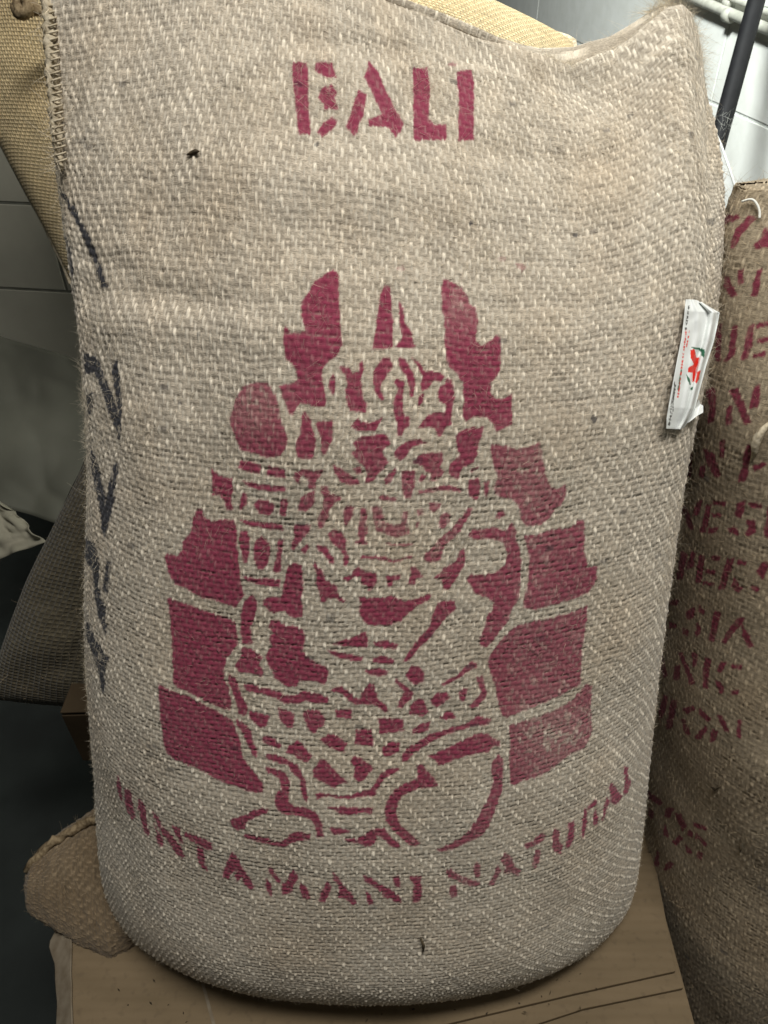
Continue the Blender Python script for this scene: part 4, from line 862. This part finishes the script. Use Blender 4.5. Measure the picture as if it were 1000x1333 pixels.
# right-hand wall, running away from the camera; its line through two traced points of a mortar joint
wa, wb = at(952, 145, 1.72), at(1000, 164, 1.62)
yaw = R_(9); dirw = np.array([math.sin(yaw) * -1, math.cos(yaw), 0]); jz = at(970, 152, 1.72)
def wall_s(px, py):                                # where the ray through (px,py) meets the right wall plane
    nrm = np.array([dirw[1], -dirw[0], 0]); r = ray(px, py); t_ = ((jz - CAMW) @ nrm) / (r @ nrm); return CAMW + r * t_
s945 = (wall_s(938, 85) - jz) @ dirw; s703 = (wall_s(701, 12) - jz) @ dirw
per_ = (s703 - s945)
jA = [s945 + per_ * k for k in (-2, -1, 0, 1, 2, 3)]; jB = [s945 + per_ * (k + .5) for k in (-3, -2, -1, 0, 1, 2, 3)]; jB = [jA[0]] + jB[1:-1] + [jA[-1]]
jB = sorted(set(round(v, 4) for v in jB if jA[0] <= v <= jA[-1]))
zj = [jz[2] + .2 * k for k in range(-6, 6)]
block_wall('block_wall', 'white painted block wall to the right behind the sacks, with black pipe and conduit', (jz[0], jz[1], 0), dirw, [jA, jB] if True else 0, zj, np.array([dirw[1], -dirw[0], 0]))
# back wall seen dimly at the left
b0 = at(10, 264, 1.62); b1 = at(10, 432, 1.62)
yb = R_(-7); db = np.array([math.cos(yb), math.sin(yb), 0])
hb = .19
zb = [b0[2] + hb * k for k in range(-5, 4)]
ja = [-1.6 + .42 * k for k in range(0, 6)]; jb = sorted([-1.6] + [-1.39 + .42 * k for k in range(0, 5)] + [ja[-1]])
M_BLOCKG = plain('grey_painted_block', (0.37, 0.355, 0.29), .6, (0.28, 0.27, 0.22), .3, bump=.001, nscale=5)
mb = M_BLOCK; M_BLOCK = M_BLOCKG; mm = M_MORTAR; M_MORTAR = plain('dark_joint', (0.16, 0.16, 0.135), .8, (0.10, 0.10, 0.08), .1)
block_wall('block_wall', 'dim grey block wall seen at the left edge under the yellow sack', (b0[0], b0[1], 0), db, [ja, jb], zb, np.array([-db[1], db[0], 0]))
M_BLOCK, M_MORTAR = mb, mm

# black pipe, conduits
M_PIPE = plain('black_pipe', (0.007, 0.007, 0.008), .62, (0.011, 0.011, 0.012), .15, nscale=40)
p0, p1 = at(1004, -70, 1.47), at(938, 172, 1.47); dvec = p1 - p0
pr = empty('black_pipe', tuple(p0)); tag(pr, 'thick black pipe standing in front of the white wall at upper right', 'pipe')
tube('pipe', [p0 + dvec * t_ for t_ in np.linspace(-.3, 1.45, 30)], .0165, M_PIPE, pr, 24)
tube('coupling', [p0 + dvec * t_ for t_ in (1.12, 1.16, 1.3, 1.34)], [.017, .0195, .0195, .017], M_PIPE, pr, 24)
g2 = np.random.default_rng(4); cw_ = p0 + dvec * .985 - FWD * .018
wp = cw_ + g2.normal(0, .008, (34, 3)); fuzz('cobweb', wp, np.tile(-FWD, (34, 1)) + g2.normal(0, .3, (34, 3)), np.tile(RT, (34, 1)), plain('dusty_web', (.55, .55, .5), .9), pr, .01, .03, .00018, (-.2, .4), None, 41)
M_CON = plain('painted_conduit', (0.46, 0.46, 0.40), .5, (0.33, 0.33, 0.28), .4, nscale=50)
for (ax, ay, bx, by, rr_, lb) in ((850, -28, 1010, 38, .0105, 'thicker grey conduit running along the top of the white wall'), (890, -28, 1010, 18, .0055, 'thin upper conduit above the thicker one on the white wall')):
    A_, B_ = wall_s(ax, ay), wall_s(bx, by); nrmw = np.array([dirw[1], -dirw[0], 0]); A_ = A_ - nrmw * (rr_ + .006); B_ = B_ - nrmw * (rr_ + .006)
    c_ = empty('conduit', tuple(A_)); tag(c_, lb, 'conduit', None)
    tube('tube', [A_ + (B_ - A_) * t_ for t_ in np.linspace(-.6, 1.6, 12)], rr_, M_CON, c_, 16)
    m_ = wall_s(958 if rr_ > .01 else 953, 20 if rr_ > .01 else 4) - nrmw * (rr_ + .006); dd_ = (B_ - A_) / np.linalg.norm(B_ - A_)
    tube('clamp', [m_ - dd_ * .014, m_ - dd_ * .012, m_ + dd_ * .012, m_ + dd_ * .014], [rr_ * 1.05, rr_ * 1.35, rr_ * 1.35, rr_ * 1.05], M_CON, c_, 16)
# grey sheet metal edge and two wall anchors
M_GAL = plain('galvanised_sheet', (0.40, 0.41, 0.40), .45, (0.30, 0.31, 0.30), .5, metal=.3, nscale=25)
gp = [at(x, y, 1.12) for x, y in ((905, 120), (938, 188), (950, 222), (964, 268), (950, 330), (900, 340))]
gs = empty('metal_sheet', tuple(gp[0])); tag(gs, 'grey metal sheet edge peeking between the two jute sacks and the wall', 'metal sheet')
prism('sheet', gp, FWD * .004, M_GAL, gs, False, .001)
tube('rolled_edge', [p - FWD * .001 for p in gp[0:4]], .0016, plain('bright_edge', (.7, .71, .69), .4), gs, 8)
for x, y, r_, lb in ((952, 222, .006, 'upper small dark wall anchor beside the metal sheet'), (959, 241, .004, 'lower small dark wall anchor beside the metal sheet')):
    c0 = wall_s(x, y); nrmw = np.array([dirw[1], -dirw[0], 0])
    tag(tube('wall_anchor', [c0 + nrmw * .002, c0 - nrmw * .004, c0 - nrmw * .008, c0 - nrmw * .012], [r_ * .6, r_ * .6, r_, r_ * .5], M_SEAMD, None, 10), lb, 'anchor')

# left: grey sheet, crumpled paper
M_SHEET = plain('grey_plastic', (0.10, 0.10, 0.078), .7, (0.055, 0.055, 0.042), .2, nscale=5)
def crumpled(name, label, cat, corners, depth, mat, amp, seed, n=40, thick=.0012):
    C = [at(x, y, d) for (x, y), d in zip(corners, depth)]
    a = np.linspace(0, 1, n)[None, :, None]; b = np.linspace(0, 1, n)[:, None, None]
    P = C[0] * (1 - a) * (1 - b) + C[1] * a * (1 - b) + C[2] * a * b + C[3] * (1 - a) * b
    A, Bq = a[..., 0] + 0 * b[..., 0], b[..., 0] + 0 * a[..., 0]
    cr = np.abs(vn(A * 3 + Bq, Bq * 3, seed) - .5) * 2 + .5 * np.abs(vn(A * 6, Bq * 6 - A, seed + 1) - .5) * 2
    P = P - FWD * (amp * cr)[..., None]
    o = mesh_np(name, P.reshape(-1, 3), grid_quads(n, n), mat, None, smooth=False)
    s_ = o.modifiers.new('thickness', 'SOLIDIFY'); s_.thickness = thick
    return tag(o, label, cat)
crumpled('plastic_sheet', 'smooth grey plastic sheet leaning against the dim wall at the left edge', 'plastic sheet', [(-60, 420), (140, 480), (140, 700), (-60, 640)], [1.36, 1.34, 1.28, 1.28], M_SHEET, .012, 5)
M_PAPER = plain('dull_paper', (0.28, 0.26, 0.20), .8, (0.2, 0.19, 0.14), .2, nscale=14)
crumpled('paper_bag', 'crumpled pale paper corner above the dark gap at the left edge', 'paper bag', [(-40, 600), (12, 655), (66, 705), (-40, 742)], [1.20, 1.20, 1.17, 1.18], M_PAPER, .03, 9, 24)

# dark box at left behind, cartons underneath
def box(name, label, pts_top, h, mat, seam=True):
    root = empty(name, tuple(np.mean(pts_top, 0))); tag(root, label, 'box')
    return root
bx = [at(92, 925, .98), at(300, 935, .98)]
cb = empty('cardboard_box', tuple(bx[0])); tag(cb, 'small dark cardboard box standing behind the sack corner at lower left', 'box')
f0, f1 = at(80, 932, .93), at(150, 930, .93)
f3 = np.array([f0[0], f0[1] + .004, -.012]); f2 = np.array([f1[0], f0[1] + .004, -.012])
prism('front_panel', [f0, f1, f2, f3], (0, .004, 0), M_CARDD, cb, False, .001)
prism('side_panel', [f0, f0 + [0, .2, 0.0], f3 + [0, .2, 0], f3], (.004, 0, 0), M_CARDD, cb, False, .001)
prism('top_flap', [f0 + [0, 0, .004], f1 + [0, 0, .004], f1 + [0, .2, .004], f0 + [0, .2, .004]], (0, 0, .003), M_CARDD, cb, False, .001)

# the carton the sacks stand on: flattened layers with torn left flap
def ground(px, py, z):
    r = ray(px, py); t_ = (z - CAMW[2]) / r[2]; return CAMW + r * t_
def layer(name, pxs, z, th, label, mat=M_CARD):
    pts = [ground(x, y, z) for x, y in pxs]; pts = [np.array([min(p[0], .310 - .002 * (z < 0)), p[1], p[2]]) for p in pts]; root = empty(name, tuple(pts[0])); tag(root, label, 'cardboard')
    prism('panel', pts, (0, 0, -th), mat, root, False, .0008); return root, pts
c1, _ = layer('cardboard_sheet', [(92, 1198), (130, 1120), (870, 1110), (880, 1264), (750, 1293), (560, 1338), (560, 1500), (90, 1500)], 0.0, .006, 'upper brown cardboard sheet directly under the printed sack')
prism('crease', [ground(262, 1280, .0008), ground(266, 1280, .0008), ground(284, 1345, .0008), ground(279, 1345, .0008)], (0, 0, -.001), M_CARDE, c1)
c2, _ = layer('cardboard_sheet', [(94, 1190), (140, 1100), (880, 1080), (890, 1286), (760, 1313), (690, 1336), (690, 1500), (94, 1500)], -.0062, .006, 'middle cardboard sheet showing as a step at the lower right')
c3, _ = layer('carton_base', [(94, 1184), (150, 1080), (1000, 1060), (1000, 1600), (94, 1600)], -.0124, .446, 'big brown carton at the bottom carrying the cardboard sheets')
# torn flap on the left edge
n = 26; A = np.linspace(0, 1, n)[None, :]; Bq = np.linspace(0, 1, n)[:, None]
q0, q1, q2, q3 = ground(88, 1203, .002), ground(94, 1200, .003), ground(95, 1420, .002), ground(78, 1420, -.02)
P = q0 * ((1 - A) * (1 - Bq))[..., None] + q1 * (A * (1 - Bq))[..., None] + q2 * (A * Bq)[..., None] + q3 * ((1 - A) * Bq)[..., None]
side = np.interp(Bq, [0, .1, .25, .45, .8, 1], [.012, .022, .012, .008, .006, .005]) * (1 - A) + .002 * (vn(A * 3, Bq * 12, 6) - .5)
P = P + np.array([-1, 0, -.6]) * side[..., None]
fo = mesh_np('torn_flap', P.reshape(-1, 3), grid_quads(n, n), M_CARDE, c1, False); s_ = fo.modifiers.new('thickness', 'SOLIDIFY'); s_.thickness = .0015
tag(fo, 'pale torn edge along the left side')

# ================================================================== PRINTED TAG
def make_tag():
    nx, ny = 70, 190
    ly_ = np.array([390, 405, 420, 440, 470, 500, 530, 545, 558]); lx_ = np.array([892.8, 891, 889.5, 887, 881, 875.5, 870, 867.5, 867])
    rx_ = np.array([917, 937, 934.5, 929.5, 920, 912.5, 905, 898, 889]); ry_ = np.array([396, 407, 422, 445, 475, 503, 532, 546, 559])
    b = np.linspace(0, 1, ny)[:, None]; a = np.linspace(0, 1, nx)[None, :]
    L = np.stack([np.interp(b, np.linspace(0, 1, 9), lx_), np.interp(b, np.linspace(0, 1, 9), ly_)], -1); R = np.stack([np.interp(b, np.linspace(0, 1, 9), rx_), np.interp(b, np.linspace(0, 1, 9), ry_)], -1)
    XY = L * (1 - a[..., None]) + R * a[..., None]; X, Y = XY[..., 0], XY[..., 1]
    Y = Y + 4 * np.sin(a * np.pi) * (b < .12) * (1 - b / .12) * -.5
    dl = np.array([surf(x, y)[2] for x, y in zip(lx_, ly_)]); dl = smooth1(dl, 4); D = np.interp(b, np.linspace(0, 1, 9), dl) - .015 + a * .022
    D = D - .007 * np.exp(-((a - .80) / .09) ** 2) + .004 * np.exp(-((a - .93) / .05) ** 2) - .003 * np.exp(-((a - .35 - .3 * b) / .10) ** 2) + .0015 * (vn(a * 4 + b * 2, b * 9, 8) - .5)
    P = at(X, Y, D)
    tx_, ty_ = (X - 820) * 3.6, (Y - 230) * 3.6
    red = np.zeros_like(X); grn = np.zeros_like(X); blk = np.zeros_like(X)
    def inside(poly):
        q = np.array(poly, float).reshape(-1, 2); ins = np.zeros(X.shape, bool)
        for (ax, ay), (bx_, by) in zip(q, np.roll(q, -1, 0)):
            if ay != by: ins ^= ((ay > ty_) != (by > ty_)) & (tx_ < (bx_ - ax) * (ty_ - ay) / (by - ay) + ax)
        return ins
    for p in ([281, 812, 300, 808, 308, 850, 328, 845, 322, 880, 312, 900, 306, 960, 290, 965, 291, 918, 270, 915, 272, 895, 296, 880, 285, 850], [318, 915, 330, 905, 320, 950, 306, 975]): red[inside(p)] = 1
    for p in ([286, 796, 320, 800, 345, 815, 342, 826, 318, 812, 288, 803], [336, 800, 350, 812, 345, 850, 338, 840], [262, 925, 275, 940, 284, 975, 276, 975, 268, 950], [280, 990, 300, 985, 296, 1000, 284, 1003]): grn[inside(p)] = 1
    def line(x0, y0, x1, y1, w_, arr, f, s):
        dx, dy = x1 - x0, y1 - y0; ln = math.hypot(dx, dy); t_ = ((tx_ - x0) * dx + (ty_ - y0) * dy) / ln; q = np.abs((tx_ - x0) * dy - (ty_ - y0) * dx) / ln
        m = (t_ > 0) & (t_ < ln) & (q < w_); arr[m & (vn(t_ * f, q * .35, s) > .42)] = 1
    line(262, 715, 222, 1035, 4.2, red, .22, 3); line(276, 720, 262, 800, 3, red, .2, 4); line(274, 605, 258, 720, 4, blk, .2, 5)
    line(212, 965, 186, 1110, 4.5, blk, .2, 6); line(238, 905, 222, 1000, 3, grn, .2, 7); line(206, 960, 199, 1100, 2.2, blk, .25, 8); line(192, 1105, 180, 1165, 5.5, blk, .12, 9)
    att = np.stack([red, grn, blk, red * 0 + 1], -1).reshape(-1, 4)
    m, nt, bs = newmat('glossy_label'); c = N(nt, 'ShaderNodeAttribute', attribute_name='print'); sp2 = N(nt, 'ShaderNodeSeparateColor'); nt.links.new(c.outputs['Color'], sp2.inputs[0])
    k = mixc(nt, sp2.outputs[0], (.78, .80, .78), (.70, .035, .02)); k = mixc(nt, sp2.outputs[1], k, (.03, .13, .07)); k = mixc(nt, sp2.outputs[2], k, (.05, .05, .05))
    nt.links.new(k, bs.inputs['Base Color']); bs.inputs['Roughness'].default_value = .32
    root = empty('printed_tag', tuple(P[0, 0])); tag(root, 'small folded white tag with a red X at the right edge of the printed sack', 'tag')
    o = mesh_np('label_sheet', P.reshape(-1, 3), grid_quads(ny, nx), m, root, attrs={'print': att}); s = o.modifiers.new('thickness', 'SOLIDIFY'); s.thickness = .0005
    # small folded lower flap
    fx = np.array([[904, 531], [910, 520], [912, 526], [915.5, 528], [915.5, 537], [908, 541], [898, 549], [893, 552]]); dd = float(D[-10, -1])
    fp = [at(x, y, dd + .001 + .004 * (i in (2, 3, 4))) for i, (x, y) in enumerate(fx)]
    prism('folded_flap', fp, FWD * .0006, m, root, False)
make_tag()

# ================================================================== LOOSE CHAFF
M_CHAFF = plain('dark_chaff', (0.085, 0.062, 0.036), .8, (0.02, 0.016, 0.010), .2, nscale=300)
def chaff(sf, pts, r, label):
    P = []
    for i, (x, y) in enumerate(pts):
        p, n_, _ = sf(x, y); P.append(p + n_ * (.0015 + .0015 * (i % 2)))
    rr = np.full(len(P), r); rr[0] *= .4; rr[-1] *= .3
    tag(tube('coffee_chaff', P, rr, M_CHAFF, None, 7, True, .8, int(pts[0][0])), label, 'chaff')
chaff(surf, [(246, 203), (252, 202), (258, 200), (264, 202)], .0015, 'dark brown flake caught in the cloth left of BALI')
chaff(surf, [(546, 1213), (551, 1221), (550, 1232)], .0014, 'dark curled flake low on the printed sack under NATURAL')
chaff(surf_r, [(930, 1022), (936, 1024), (942, 1019)], .0014, 'upper dark flake on the lower part of the right-hand sack')
chaff(surf_r, [(966, 1094), (967, 1102), (965, 1109)], .0012, 'lower dark flake near the right edge of the right-hand sack')

g3 = np.random.default_rng(77); Vd = []; Fd = []
for k in range(38):                                # crumbs and chaff scattered over the cardboard
    x, y = g3.uniform(100, 870), 1333 - 90 * abs(g3.normal(0, .7)); p = ground(x, y, .0006)
    if p[0] > .28: continue
    a = g3.uniform(0, 6.28); l_, w_ = g3.uniform(.0006, .0028), g3.uniform(.0004, .0010); d1 = np.array([math.cos(a), math.sin(a), 0]); d2 = np.array([-d1[1], d1[0], 0]); b0_ = len(Vd)
    for q in (p - d1 * l_, p + d2 * w_, p + d1 * l_, p - d2 * w_, p + [0, 0, g3.uniform(.0004, .0012)]): Vd.append(tuple(q))
    Fd += [(b0_, b0_ + 1, b0_ + 4), (b0_ + 1, b0_ + 2, b0_ + 4), (b0_ + 2, b0_ + 3, b0_ + 4), (b0_ + 3, b0_, b0_ + 4), (b0_ + 3, b0_ + 2, b0_ + 1, b0_)]
me = bpy.data.meshes.new('dust'); me.from_pydata(Vd, [], Fd); me.update()
tag(link('chaff_crumbs', me, M_CHAFF, None, False), kind='stuff')
